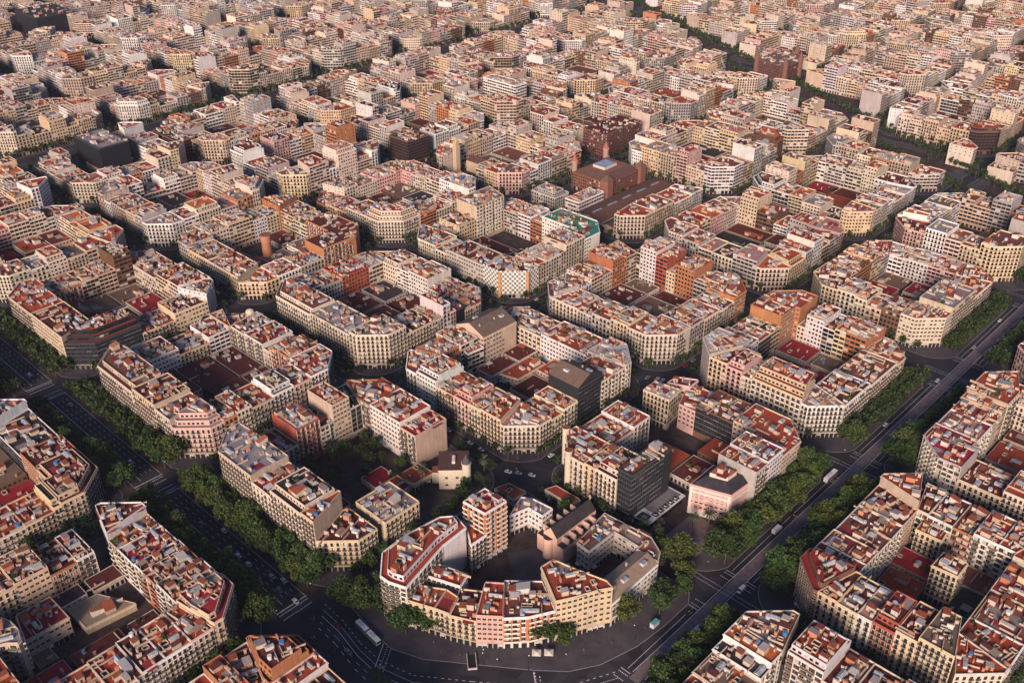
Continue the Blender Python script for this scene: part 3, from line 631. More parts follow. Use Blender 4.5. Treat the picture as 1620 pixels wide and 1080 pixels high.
RING = {
 (1, 0): 'R 52.2 20.7 d y n;L 159.8 34.9 r y n;L 174.9 32.0 k c nP;L 201.6 27.6 r c n;L 219.1 31.7 g t n;BL 47.9 17.0 d c m;BL 69.3 27.0 w R mV;BL 85.3 20.0 d s m;BL 95.1 31.0 r t f;BL 107.6 22.0 k c g;BL 123.8 24.0 r o f;BR 256.8 26.0 r b m;BR 232.2 25.7 r w fW;BR 205.0 22.9 n t mX;BR 191.4 12.0 - - -;R 80.5 21.2 g y n;R 57.3 21.3 - - -',
 (0, 1): 'R 213.3 20.0 - - -;L 80.5 27 k c nP;L 94.9 26.6 k y n;L 102.9 25.7 r c nT;BL 183.3 22.5 r c n;BL 206.6 24.3 r w m;BL 221.9 12.0 - - -;BR 116.9 18.3 r p f;BR 93.1 22.6 m b g;BR 67.1 24.6 r t f;R 240.5 30.1 m w f;R 224.4 29.2 r s n',
 (1, 1): 'R 185.0 20.7 p c n;L 166.3 23.7 r y n;L 183.1 22.8 m y n;L 193.3 22.5 r p nP;L 206.0 22.0 b y n;L 222.3 25.3 m w fP;L 240.0 22.9 r w n;BL 176.6 21.5 p o fP;BL 199.2 25.7 m c m;BL 214.2 13.0 - - -;BL 258.0 20.6 m t n;BR 254.4 19.1 m c m;BR 218.2 21.5 r w f;BR 177.8 25.4 w s m;R 254.9 24.1 r c m;R 230.7 29.8 b k gG;R 208.4 21.2 r c n;R 195.7 19.3 r y n',
 (2, 0): 'R 49.3 22.2 g p nS;L 303.4 26.3 b c n;L 320.4 28.8 d y n;L 346.7 25.2 m c nP;BL 45.2 19.0 m w f;BL 75.7 13.8 d y n;BL 98.1 17.7 n w n;BL 113.9 20.0 r t n;BL 126.5 16.1 r y nD;BR 387.0 19.5 d c m;BR 366.0 20.6 n w m;BR 344.4 18.0 r c n;BR 332.6 23.0 r o m;BR 313.0 23.7 r w n;R 111.6 22.7 r p n;R 98.7 23.2 b w nP;R 83.7 21.7 r t n;R 68.3 23.9 r c n;R 58.0 22.7 d o n',
 (3, 0): 'R 72.7 21.0 r k gS;L 441.2 25.3 d t f;L 489.7 24.8 r t n;BL 50.8 19.3 m o n;BL 74.3 20.0 d y g;BL 87.5 21.0 n y n;BL 101.7 32.0 k b m;BL 116.1 20.0 r c n;BR 516.9 19.9 m c n;BR 484.2 25.0 r y n;BR 465.1 25.8 r c m;BR 445.3 24.8 m w n;R 126.1 19.0 d y fX;R 98.3 14.0 r y n',
 (2, 1): 'R 190.1 26.9 b c nS;L 307.7 24.0 g c n;L 351.4 22.5 m c nP;BL 176.3 21.9 m c n;BL 195.9 19.0 r s n;BL 211.9 20.3 n R fB;BL 237.2 19.2 w c n;BL 251.4 16.8 m y n;BR 385.2 19.5 d c nP;BR 366.5 20.0 r w n;BR 353.3 22.0 o w f;BR 331.7 15.0 n c n;BR 313.1 17.0 r t n;R 244.5 20.5 g k g;R 235.9 20.9 r p n;R 230.8 28.5 k w n;R 223.8 20.3 b s n;R 216.1 20.5 d t n',
 (1, 2): 'R 325.7 23.7 r c n;L 179.7 24.8 d y n;L 193.8 22.7 r s n;L 210.5 20.2 d s n;L 223.3 20.9 r c n;L 247.1 21.6 m s nP;BL 309.8 21.4 m w n;BL 331.6 24.2 r c m;BL 344.8 22.0 r t f;BL 356.3 30.0 n o fX;BL 373.1 27.0 d t m;BL 392.5 18.0 r p n;BR 253.1 27.0 k t g;BR 237.7 34.0 r w fX;BR 223.0 30.0 r R m;BR 212.7 21.0 m y n;BR 204.8 29.0 r o f;BR 188.0 22.0 r s n;BR 175.5 24.0 r o f;R 379.5 20.7 k c n;R 361.7 21.8 r c n;R 342.3 22.7 d s n',
 (0, 2): 'R 311.9 23.6 p w n;L 48.1 26.3 n y mS;L 82.3 24.9 m c n;L 89.8 27.1 d p nP;L 101.0 28.3 d y n;L 113.9 29.8 w s x;BL 328.0 25.4 m w f;BL 339.8 22.8 r c g;BL 356.0 22.9 k y m;BL 366.8 31.3 r o fB;BR 101.7 18.0 b c n;BR 96.1 28.0 d w f;BR 83.4 24.0 k w g;BR 74.9 26.0 r y m;BR 67.0 26.0 w o m;BR 50.6 19.0 r t n;R 382.1 20.7 m c n;R 345.2 22.4 d w n',
 (1, -1): 'R -41.6 26.3 b y nP;R -42.1 23.5 r c nL;R -53.3 23.2 o w n;R -65.9 23.2 d w n;R -76.8 22.1 r c n;R -90.3 21.1 r c n;R -112 21 d y n;L 175 22 r c n;L 205 22 m w n;L 232 22 r c n;BL -107.3 22.0 m y n;BL -92.1 23.0 m y f;BL -76.3 17.0 d o n;BL -63.1 18.0 d w m;BL -53.9 12.0 - - -;BL -39.9 25.0 d w fX;BR 245.8 19.8 r t m;BR 231.5 20.3 n w m;BR 214.4 21.5 d w m;BR 206.7 21.4 m o m;BR 192.7 23.3 m w m;BR 174.1 25.7 n y nP',
 (2, -1): 'R -49.7 19.9 k y nP;R -54.0 17.8 r y n;R -69.4 17.4 r c n;R -85.3 17.9 r y n;R -110 22 r c n;L 320 22 d c n;L 360 22 r c n;BL -94.9 22.0 r c n;BL -52.8 23.0 p w n;BR 389.8 17.2 k w g;BR 344.8 20.5 d o fX;BR 322.6 20.7 d y nP',
 (0, -1): 'R -45 22 d c n;R -70 22 r w n;R -100 22 r c n;L 60 22 r c n;L 100 22 r c n;BL -58.3 26.3 r o n;BL -49.5 23.7 d c n;BL -36.6 26.3 d o nS;BR 102.5 25.6 r w n;BR 94.2 22.4 d y n;BR 76.5 24.9 r c n',
 (-1, 0): 'R 110 22 r c n;R 85 22 r c n;R 60 22 r c n;L -95 22 r c n;L -65 22 r y n;BL 52 20 r c n;BL 70.5 21 r c n;BL 86 22 b t n;BL 100.8 24 k w m;BL 108.6 27 o w n;BL 117.9 27 m c n;BR -38.3 19 d k n;BR -46.0 28.6 r w mP;BR -63.0 24 d c m;BR -74.9 24 d c m;BR -89.4 26 r w m;BR -102.2 27 r y m',
 (-1, 1): 'R 248 22 r c m;R 222 22 m y n;R 198 22 r w n;R 178 24 r c n;L -112.0 24 r R m;L -100.1 33.8 b y n;L -84.4 29.9 d y n;L -74.6 27.9 d R nP;L -64.1 27.2 p w n;L -56.9 27.1 d y n;L -47.2 27.7 d y n;L -37.4 27.3 n b fP;BL 182.9 23.5 r w m;BL 195.4 23.0 r c m;BL 208.4 21.9 m w m;BL 234.9 22.5 d y fX;BL 257.4 28.1 r t fX;BR -30.9 18.0 d c n;BR -38.3 23.1 d c m;BR -49.7 22.6 d w m;BR -62.4 22.3 m o m;BR -72.6 24.5 n w m;BR -84.9 24.7 r w m;BR -100.1 24.9 r c m',
 (-1, 2): 'R 380 22 r c n;R 350 22 r y n;L -100 24 r c n;L -91.9 24 r c n;L -70.6 19 d t n;L -47.6 27 n s m;BL 325.8 25.6 p w m;BL 347.4 25.7 r t f;BL 360.7 27.6 o t n;BL 368.7 29.5 r t n;BR -34.7 21.2 r c n;BR -54.5 22.8 m c m',
 (3, 1): 'R 185.4 15.1 r y n;L 438.5 19.2 m y n;L 462.5 19.3 r c n;L 483.8 19.6 m y n;L 513.5 22.3 r s n;BL 182.9 23.1 m c n;BL 201.0 25.0 r y m;BL 224.1 21.0 d w n;BL 237.1 20.0 d y n;BL 249.6 26.0 r o f;BR 529.2 21.0 d y m;BR 500.4 19.0 r c n;BR 481.0 24.0 d o m;R 227.7 16.4 b s n;R 205.9 16.1 r w n',
 (2, 2): 'R 322.0 23.5 d s q;L 317.7 22.6 d s f;L 357.9 18.7 b c n;L 371.6 21.3 m c n;BL 316.2 18.0 w c n;BL 332.7 22.0 d y n;BL 352.8 33.0 g t m;BL 392.5 20.0 r t n;BR 379.9 20.0 r s m;BR 366.5 22.0 w w m;BR 352.6 20.0 m o n;BR 339.2 27.0 e w fX;R 375.5 29.9 r c n;R 353.8 24.9 w c n;R 330.5 24.7 r y n',
 (3, 2): 'R 329.3 20.8 r c nS;L 460.0 20.7 r c n;L 484.7 15.6 r y n;L 514.5 13.3 m o n;BL 313.6 21.0 m c n;BL 334.7 18.0 p c f;BL 357.0 19.0 p p f;BL 379.9 20.0 b p f;BR 530.5 21.0 b p f;BR 503.6 20.0 n c n;BR 481.7 22.0 r c m;BR 464.5 26.0 w w f;R 386.6 20.0 r c n;R 365.8 18.0 r c n;R 347.4 20.0 r o m',
 (0, 3): 'R 464.7 23.5 r c f;L 54.1 23.0 d b f;L 67.9 20.6 m y n;L 79.0 24.0 k c n;L 87.9 25.3 m c n;L 101.9 24.3 d y n;BL 452.0 24.3 r c n;BL 475.9 23.5 m o n;BL 500.0 25.0 r y n;BL 517.0 20.0 r s n;BR 118.0 19.0 r w n;BR 94.5 20.0 m w n;BR 74.2 20.0 r p n;BR 54.5 20.0 r o n;R 536.5 20.0 r c n;R 503.6 27.0 g t nX',
}
CUST = {
 'curved_bldg': ((0, 0), 26.5, 'r', 'w', 'mP', [(117.0, 28.2), (111.3, 28.4), (102.7, 31.5), (111.0, 62.3), (112.2, 79.3), (121.9, 82.0), (127.9, 74.9), (130.3, 54.6), (128.8, 39.2)]),
 'red1': ((0, 0), 18, 'r', 'y', 'n', [(102.9, 31.7), (89.9, 37.1), (94.5, 49.4), (106.0, 42.4)]),
 'redback': ((0, 0), 18.5, 'r', 'w', 'f', [(107.9, 48.6), (91.0, 54.8), (94.1, 62.8), (110.2, 57.7)]),
 'orange': ((0, 0), 18, 'o', 'y', 'n', [(89.9, 37.1), (82.3, 39.6), (87.0, 49.7), (94.5, 49.4)]),
 'ochre': ((0, 0), 17, 'd', 'y', 'n', [(82.3, 39.6), (70.6, 45.4), (81.9, 61.0), (91.0, 54.7)]),
 'pink': ((0, 0), 21, 'r', 'p', 'f', [(70.6, 45.4), (61.1, 53.3), (75.4, 69.0), (82.5, 63.4)]),
 'striped': ((0, 0), 20, 'm', 'w', 'mV', [(61.1, 53.3), (53.2, 61.8), (46.8, 73.2), (63.9, 83.0), (77.3, 70.9)]),
 'bigcream': ((0, 0), 26, 'r', 'y', 'f', [(46.8, 73.2), (42.7, 80.3), (36.9, 92.4), (33.3, 98.0), (38.2, 99.5), (55.0, 95.1), (66.0, 92.9), (66.7, 85.1)]),
 'tower': ((0, 0), 33, 'n', 'w', 'mV', [(121.8, 87.0), (107.3, 88.0), (106.3, 102.3), (121.3, 101.9)]),
 'whitesch': ((0, 0), 15, 'g', 'w', 'f', [(111.6, 110.0), (108.8, 121.6), (99.1, 121.8), (99.2, 129.9), (112.6, 128.6), (117.7, 125.2)]),
 'redlow': ((0, 0), 8, 'r', 't', 'f', [(118.3, 145.1), (99.5, 145.3), (98.5, 152.0), (115.9, 151.9)]),
 'redlow2': ((0, 0), 8, 'r', 't', 'f', [(139.0, 126.3), (125.0, 126.9), (124.4, 136.3), (136.6, 135.4)]),
 'whiteh': ((0, 0), 20, 'r', 'w', 'n', [(120.1, 86.6), (106.4, 77.0), (106.3, 87.9), (114.5, 87.9)]),
 'tanwing': ((0, 0), 15, 't', 'w', 'fG', [(33.4, 98.4), (33.9, 134.8), (47, 134.8), (47, 103)]),
 'greywing': ((0, 0), 16, 'b', 's', 'f', [(72.0, 118.1), (63.5, 117.3), (63.4, 137.3), (47.3, 137), (47.2, 135), (34.3, 135), (38, 141.8), (47.0, 147.0), (76.4, 145.1)]),
 'church': ((0, 0), 15, 'k', 'p', 'x', [(95.4, 113.8), (77.3, 114.0), (77.8, 144.7), (95.0, 144.5)]),
 'annex': ((1, 0), 6.5, 'r', 'y', 'f', [(189.0, 82.2), (182.7, 82.9), (182.5, 98.3), (175.8, 100.0), (175.2, 113.8), (188.0, 113.7)]),
 'mansion': ((1, 0), 14, 'k', 't', 'f', [(168.0, 111.5), (155.9, 122.9), (167.7, 134.9), (180.1, 123.2)]),
 'blacktower': ((0, 1), 35, 'm', 'k', 'g', [(80.3, 160.3), (71.2, 160.3), (70.4, 194.3), (80.3, 194.3)]),
 'palace': ((0, 1), 20, 'k', 'p', 'fM', [(54.7, 191.0), (33.4, 198.2), (31.9, 218.5), (55.1, 213.2)]),
 'creamblk': ((0, 1), 23, 'w', 't', 'nX', [(126.1, 243.3), (107.8, 244.7), (109.6, 258.9), (126.6, 255.4)]),
 'solar': ((0, 1), 21, 'd', 'p', 'f', [(121.8, 262.2), (108.6, 267.8), (109.4, 277.8), (121.6, 271.3)]),
 'gabled': ((1, 1), 26, 'b', 't', 'fG', [(263.6, 214.7), (237.0, 215.8), (236.2, 246.4), (262.0, 245.0)]),
 'bluewhite': ((1, 1), 21, 'r', 'w', 'g', [(248.8, 203.9), (236.3, 200.5), (234.9, 213.7), (246.5, 215.0)]),
 'yard11': ((1, 1), 8, 'r', 't', 'f', [(219.0, 212.1), (205.3, 215.6), (205.4, 242.0), (218.4, 240.6)]),
 'redgrey': ((1, -1), 13, 'n', 't', 'f', [(232.7, -97.8), (213.8, -101.5), (213.5, -81.1), (233.1, -81.5)]),
 'oval': ((1, -1), 24, 'g', 't', 'm', [(228.5, -112.4), (224.2, -105.7), (219.1, -103.5), (211.6, -103.0), (204.3, -104.8), (203.2, -106.6), (206.8, -110.1), (211.6, -119.1)]),
 'tanlow': ((1, -1), 5, 't', 't', 'x', [(227.7, -77.0), (209.8, -76.5), (207.2, -52.4), (227.0, -62.5)]),
 'yt': ((-1, 1), 22, 'd', 'y', 'n', [(-66.3, 218.2), (-78.5, 219.2), (-78.5, 231.5), (-66.6, 231.1)]),
 'yt2': ((-1, 1), 18, 'r', 'y', 'n', [(-48.1, 242.4), (-61.5, 242.8), (-60.3, 256.0), (-47.6, 253.9)]),
 'shed': ((-1, 1), 6, 'k', 'k', 'x', [(-79.7, 213.9), (-89.8, 214.6), (-90.3, 233.6), (-78.8, 230.8)]),
 'watertower': ((3, 1), 23, 'b', 'o', 'x', [(485.5, 212.7)]),
}
# ------------------------------------------------------------------ the street grid
US = {-2: (-238, -137), -1: (-117, -20), 0: (28.6, 129), 1: (149, 265), 2: (285, 407), 3: (427, 542), 4: (562, 677), 5: (697, 810)}
VS = {-2: (-273, -159), -1: (-139, -22), 0: (25, 139.5), 1: (159.5, 275.3), 2: (295.3, 409.5), 3: (439.5, 554), 4: (574, 688), 5: (708, 823)}
u = 870
for i in range(6, 14): US[i] = (u, u+113.3); u += 134
v = 843
for j in range(6, 14): VS[j] = (v, v+113.3); v += 134
US[-3] = (-372, -258)
RECT = {(-1, 0): (-117, -20, 25, 142), (0, -1): (28.6, 131, -139, -20)}
def rect(i, j): return RECT.get((i, j), US[i]+VS[j])
def diag(u, v): return (v-692-.525*u)/1.129         # signed distance from the oblique avenue
RING[(2, 3)] = 'R 468 22 r c n;L 306 12 - - -;R 550 21 m w n;R 522 20 r c n;R 496 22 m y n'
BLOCK = {(0, 0): 'plaza', (1, 0): 'mansion', (2, 0): 'pink-corner', (3, 0): 'glass-corner', (0, 1): 'black-tower', (1, 1): 'gable-roof', (2, 1): 'red-tower',
         (1, 2): 'white-tower', (0, 2): 'orange-wall', (1, -1): 'oval-house', (2, -1): 'blue-glass-roof', (0, -1): 'bottom-edge', (-1, 0): 'lower-right', (-1, 1): 'lattice-corner',
         (-1, 2): 'curved-balcony', (3, 1): 'water-tower', (2, 2): 'chequered-corner', (3, 2): 'arcade-court', (0, 3): 'grid-facade'}

far = MB()                      # everything past the three hundred nearest buildings
cand = []                       # buildings that could be individuals
rb = random.Random(11)
def rand_specs(rc, r):
    out = []; u0, u1, v0, v1 = rc
    base = r.uniform(19, 24)
    for sd, L, f in (('L', u1-u0, lambda t: u0+t), ('BL', v1-v0, lambda t: v0+t), ('BR', u1-u0, lambda t: u1-t), ('R', v1-v0, lambda t: v1-t)):
        t = r.uniform(17, 26)
        while t < L-16:
            h = base+r.uniform(-3, 3.5)
            if r.random() < .18: h += r.uniform(4, 10)
            if r.random() < .08: h -= 6
            op = r.choices(('n', 'f', 'm', 'g'), (6, 1.3, 2.4, .4))[0]+('P' if r.random() < .22 else '')
            fac = r.choices('cywpstob', (9, 4, 6, 2, 6, 5, 1.2, 1.2))[0]; roof = r.choices('rdopgkwbnmt', (8, 4, 2, 2, 2, .6, 1.5, 2, 1, 8, 1.2))[0]
            out.append((sd, f(t), h, roof, fac, op)); t += r.uniform(11, 22)
    return out
def side_label(rings):
    """which building along which side, counted from a named corner"""
    cnt = {}
    for (P, T, sp, sd, corner) in rings:
        key = corner or sd; cnt[key] = cnt.get(key, 0)+1
        yield key, cnt[key]
SIDEN = {'L': ('near corner', 'left-front side'), 'BL': ('left corner', 'left-rear side'), 'BR': ('far corner', 'right-rear side'), 'R': ('right corner', 'right-front side')}
def bl_label(fac, roof, h, key, k, blk):
    st = NUM[max(1, min(12, round((h-4.4)/3.25)+1))]
    a = f"{FACN[fac]} {st}-storey building, {ROOFN[roof]} roof, "
    if key in SIDEN: return a+f"{ORD[k-1]} from {SIDEN[key][0]} on {SIDEN[key][1]} of {blk} block"
    return a+(f"at {key} corner of {blk} block" if k == 1 else f"second building at {key} corner of {blk} block")

EXCL = [(486, 516, 440, 480), (752, 806, 208, 238), (556, 584, 428, 456), (427, 456, 576, 634), (1312, 1384, 396, 452), (600, 652, 628, 646), (735, 785, 280, 299), (428, 478, 925, 990)]
halls = []                      # low courtyard buildings
def courtyard(i, j, rc, blk, d=24, skip=()):
    r = random.Random(i*91+j*7+5); u0, u1, v0, v1 = rc; u0 += d+.3; u1 -= d+.3; v0 += d+.3; v1 -= d+.3
    if u1-u0 < 8 or v1-v0 < 8: return
    cu = [u0, u0+(u1-u0)*r.uniform(.38, .62), u1]; t1, t2 = r.uniform(.26, .38), r.uniform(.6, .74); cv = [v0, v0+(v1-v0)*t1, v0+(v1-v0)*t2, v1]
    names = {(0, 0): 'near', (1, 0): 'left', (0, 1): 'middle-right', (1, 1): 'middle-left', (0, 2): 'right', (1, 2): 'far'}
    cb = [(min(p[0] for p in q[5]), max(p[0] for p in q[5]), min(p[1] for p in q[5]), max(p[1] for p in q[5])) for q in CUST.values() if q[0] == (i, j) and len(q[5]) > 2]
    for a in range(2):
        for b in range(3):
            g = r.uniform(.3, 2.2); x0, x1, y0, y1 = cu[a]+g, cu[a+1]-g, cv[b]+g, cv[b+1]-g
            for (p0, p1, q0, q1) in cb:               # keep clear of the traced courtyard buildings
                if x0 < p1 and x1 > p0 and y0 < q1 and y1 > q0:
                    gaps = [(x1-p1, 0), (p0-x0, 1), (y1-q1, 2), (q0-y0, 3)]; gp = max(gaps)
                    if gp[1] == 0: x0 = p1+1
                    elif gp[1] == 1: x1 = p0-1
                    elif gp[1] == 2: y0 = q1+1
                    else: y1 = q0-1
            if (a, b) in skip or x1-x0 < 5 or y1-y0 < 5 or r.random() < .08: continue
            h = r.choice((4.2, 4.8, 5.5, 6.5, 8.0)); roof = r.choice('rdddbbnkbmd'); fac = r.choice('cwtsb')
            B = Bld([W(x0, y0), W(x1, y0), W(x1, y1), W(x0, y1)], ['c']*4, h, roof, fac, 'f', cat='courtyard hall', name='courtyard_hall')
            if blk: B.label = f"low {ROOFN[roof]}-roofed hall in the {names[(a, b)]} part of the {blk} block courtyard"; B.group = 'low halls inside the block courtyards'; halls.append(B)
            else: make(B, 0, far)

rects = []
for i in sorted(US):
    for j in sorted(VS):
        rc = rect(i, j); m = ((rc[0]+rc[1])/2, (rc[2]+rc[3])/2); dd = abs(diag(*m))
        vis = any(inframe(-a, b, 20, 60) for a in (rc[0], m[0], rc[1]) for b in (rc[2], m[1], rc[3]))
        if not vis: continue
        rects.append((i, j, rc)); blk = BLOCK.get((i, j))
        if (i, j) == (0, 0): continue
        if (i, j) in RING:
            sp = [tuple(x.split()) for x in RING[(i, j)].split(';')]; sp = [(a[0], float(a[1]), max(12, min(33, float(a[2]))), a[3], a[4], a[5]) for a in sp]
        else: sp = rand_specs(rc, random.Random(i*131+j*17))
        rings = polyring(rc, sp)
        for (P, T, s, sd, corner), (key, k) in zip(rings, side_label(rings)):
            B = Bld(P, T, s[2], s[3], s[4], s[5])
            cu, cv = -B.c[0], B.c[1]
            if blk:
                B.label = bl_label(s[4], s[3], s[2], key, k, blk); B.group = 'apartment buildings of the near blocks'; cand.append(B)
            elif abs(diag(cu, cv)) > 30 and not any(a-6 < cu < b+6 and c-6 < cv < d_+6 for a, b, c, d_ in EXCL): make(B, 0, far)
        if dd > 60 or blk: courtyard(i, j, rc, blk, skip={(1, 0): tuple((a, b) for a in (0, 1) for b in (0, 1, 2)), (0, 1): ((0, 0), (1, 0)), (3, 1): ((1, 1),), (2, 3): tuple((a, b) for a in (0, 1) for b in (0, 1, 2))}.get((i, j), ()))

# ------------------------------------------------------------------ buildings traced one by one
CL = {'curved_bldg': 'white building with curved balconies and red roof facing the plaza, left end', 'red1': 'ochre house with red roof beside the white curved-balcony building on the plaza',
 'redback': 'white rear wing with two roof skylights behind the ochre plaza house', 'orange': 'narrow ochre house with bright orange roof facing the plaza',
 'ochre': 'ochre house with dark cluttered terrace left of the pink plaza house', 'pink': 'pink flat-fronted house with red roof in the middle of the plaza front',
 'striped': 'red and white striped building right of the pink plaza house', 'bigcream': 'big cream building with wide red roof right of the striped plaza house',
 'tower': 'tall orange and white tower with crimson roof inside the plaza block', 'whitesch': 'white school wing with grey roof above the plaza block yard',
 'redlow': 'low red-roofed school hall at the top right of the plaza block', 'redlow2': 'low red-roofed hall beside the tall orange tower of the plaza block',
 'whiteh': 'white courtyard house with red roof below the tall orange tower', 'tanwing': 'white school wing with tan pitched roof facing the right boulevard',
 'greywing': 'grey L-shaped school wing with brown flat roof beside the church', 'annex': 'long low school annex with red roof beside the mansion',
 'canopy': 'low flat canopy building with pale square rooflights below the black tower', 'blacktower': 'black glass office tower with banded facade and cluttered roof',
 'palace': 'pink palace with white trim and black mansard roof by the right boulevard', 'creamblk': 'cream block with blank wall and white roof, far corner of black-tower block',
 'solar': 'pink house with dark roof behind the cream blank-walled block', 'gabled': 'tall tan building with brown gabled roof on left of gable-roof block',
 'bluewhite': 'white house with blue glazed rear front inside the gable-roof block', 'yard11': 'low red-roofed hall in the gable-roof block courtyard',
 'redgrey': 'stone house with half crimson half grey roof inside oval-house block', 'oval': 'oval-ended tan building with grey roof at the left picture edge',
 'tanlow': 'low tan-roofed hall with skylight inside the oval-house block', 'yt': 'free-standing ochre block with dark red roof inside the lattice-corner block',
 'yt2': 'ochre courtyard block with red roof behind the lattice-corner block terraces', 'shed': 'low black-roofed shed inside the lattice-corner block'}
CC = {'church': ('church', 'church'), 'tower': ('apartment tower', 'apartment_tower'), 'blacktower': ('office tower', 'office_tower'), 'palace': ('palace', 'palace'), 'canopy': ('pavilion', 'pavilion')}
customs = []
for q0, q1, q2, q3, hh, roof, lb in ((190, 203, 52, 66, 4.5, 'd', 'low dark-roofed shed at the lower edge of the mansion garden'), (180, 189, 54, 78, 4, 'd', 'long low dark shed between the mansion garden and grey-roofed house'), (206, 240, 117, 121, 3.5, 'd', 'narrow low shed along the rear of the mansion garden'), (178, 204, 84, 99, 4.2, 'n', 'low maroon-roofed hall between garden and school annex')):
    customs.append(Bld([W(q0, q2), W(q1, q2), W(q1, q3), W(q0, q3)], ['c']*4, hh, roof, 't', 'f', lb, 'low hall', 'low_hall'))
for k, (blk, z, roof, fac, op, pts) in CUST.items():
    if k in ('church', 'mansion', 'watertower'): continue
    if k == 'canopy': op = 'f'
    if k in ('yard11', 'tanlow', 'shed', 'redlow', 'redlow2', 'annex'): cat, nm = 'low hall', 'low_hall'
    else: cat, nm = CC.get(k, ('apartment building', 'apartment_building'))
    if k in ('whitesch', 'tanwing', 'greywing'): cat, nm = 'school wing', 'school_wing'
    tags = ['s']*len(pts)
    B = Bld([W(*p) for p in pts], tags, z, roof, fac, op, CL[k], cat, nm)
    if nm == 'apartment_building': B.group = 'apartment buildings of the near blocks'; cand.append(B)
    else: customs.append(B)
# ------------------------------------------------------------------ build individuals and the far mass
vis = sorted([(B.screen(), n, B) for n, B in enumerate(cand)], key=lambda t: -t[0])
seen = [t for t in vis if t[0] > 0]
for k, (s, n, B) in enumerate(seen[:296]): make(B, 2 if k < 170 else 1)
for (s, n, B) in seen[296:]+[t for t in vis if t[0] <= 0]: make(B, 0, far)
for B in customs: make(B, 2)
for B in halls:
    if inframe(B.c[0], B.c[1], B.h, 20): make(B, 1)
    else: make(B, 0, far)

# ------------------------------------------------------------------ landmarks
def landmark(name, label, cat, loc): return tag(empty(name, (loc[0], loc[1], 0)), label, cat)
# the church of the plaza block
cx, cy = W(86.3, 129.3); ch = landmark('church', 'pink church with black pitched roof and small gables beside the school', 'church', (cx, cy))
PK = (.56, .36, .28)
def gable(m, x0, x1, y0, y1, ze, zr, along, wc, rc):
    """box with a pitched roof, ridge along x or y"""
    P = [(x0, y0), (x1, y0), (x1, y1), (x0, y1)]
    for i in range(4):
        a, b = P[i], P[(i+1) % 4]; m.face([(a[0], a[1], 0), (b[0], b[1], 0), (b[0], b[1], ze), (a[0], a[1], ze)], 'paint', wc)
    if along == 'y':
        xm = (x0+x1)/2; m.face([(x0, y0, ze), (xm, y0, zr), (xm, y1, zr), (x0, y1, ze)][::-1], 'roof', rc); m.face([(x1, y0, ze), (x1, y1, ze), (xm, y1, zr), (xm, y0, zr)], 'roof', rc)
        for yy in (y0, y1): m.face([(x0, yy, ze), (x1, yy, ze), (xm, yy, zr)], 'paint', wc)
    else:
        ym = (y0+y1)/2; m.face([(x0, y0, ze), (x1, y0, ze), (x1, ym, zr), (x0, ym, zr)], 'roof', rc); m.face([(x1, y1, ze), (x0, y1, ze), (x0, ym, zr), (x1, ym, zr)], 'roof', rc)
        for xx in (x0, x1): m.face([(xx, y0, ze), (xx, y1, ze), (xx, ym, zr)], 'paint', wc)
m = MB(); gable(m, cx-4.5, cx+4.5, cy-15.5, cy+15.5, 14.5, 19.5, 'y', PK, (.04, .033, .033)); m.build('nave', ch)
for s in (-1, 1):
    m = MB(); m.box(cx+s*6.8, cy-1, 0, 4.4, 29, 10.5, 0, 'paint', PK, 'roof', (.04, .035, .033)); m.build('aisle', ch)
    for k in range(5):
        m = MB(); y = cy-11+k*5.4; m.box(cx+s*6.6, y, 10.5, 4.2, 1.1, 2.6, 0, 'paint', PK); m.box(cx+s*6.6, y, 13.1, 4.4, .5, .8, 0, 'paint', (.5, .36, .28)); m.build('buttress', ch)
m = MB(); m.cyl(cx-1, cy-15.5, 0, 3.0, 13, 14, 'paint', PK, top='roof', topcol=(.04, .035, .033)); m.build('apse', ch)
m = MB(); m.box(cx, cy+15.7, 19, .5, .4, 3, 0, 'paint', PK); m.box(cx, cy+15.7, 20.6, 1.6, .4, .5, 0, 'paint', PK); m.build('cross', ch)
# the mansion with a round tower
mx, my = W(168, 123); ms = landmark('mansion', 'pale stone mansion with brown flat roof and a round pointed tower', 'mansion', (mx, my)); a = R(-45)
m = MB(); m.box(mx, my, 0, 17.2, 16.6, 13.2, a, 'paint', (.50, .43, .33)); m.box(mx, my, 13.2, 17.9, 17.3, .5, a, 'paint', (.52, .44, .34), 'roof', (.085, .045, .036)); m.build('wall', ms)
ca, sa = math.cos(a), math.sin(a); loc = lambda X, Y: (mx+X*ca-Y*sa, my+X*sa+Y*ca)
m = MB(); x, y = loc(0, 0); m.box(x, y, 13.7, 6, 1.8, 1.5, a, 'paint', (.55, .48, .38)); m.build('roof_lantern', ms)
m = MB(); x, y = loc(8.6, 7.4); m.cyl(x, y, 0, 2.5, 18.5, 16, 'paint', (.50, .43, .33)); m.cyl(x, y, 18.5, 2.9, .5, 16, 'paint', (.5, .43, .33)); t = m.build('tower', ms)
m = MB(); m.cyl(x, y, 19, 2.7, 5.5, 16, 'roof', (.07, .062, .065), .05); o = m.build('tower_roof', ms); 
m = MB(); x, y = loc(0, -10.4); m.box(x, y, 0, 6.2, 4.2, 7.6, a, 'paint', (.52, .45, .35), 'roof', (.24, .07, .04)); m.build('porch', ms)
for X, z in ((-6, 2), (6, 2), (-6, 7), (6, 7), (0, 9.2)):
    x, y = loc(X, -8.3); inst('window', WIN[('window', 'f', 0)], ms, (x-mx, y-my, z-.8), a+math.pi, (1.25, 1.5, 1.5))
for X in (-6, 6):
    for q in (-1, 0, 1): x, y = loc(X+q*1.2, -8.3); inst('window', WIN[('window', 'f', 0)], ms, (x-mx, y-my, 10.3), a+math.pi, (.4, 1, .8))
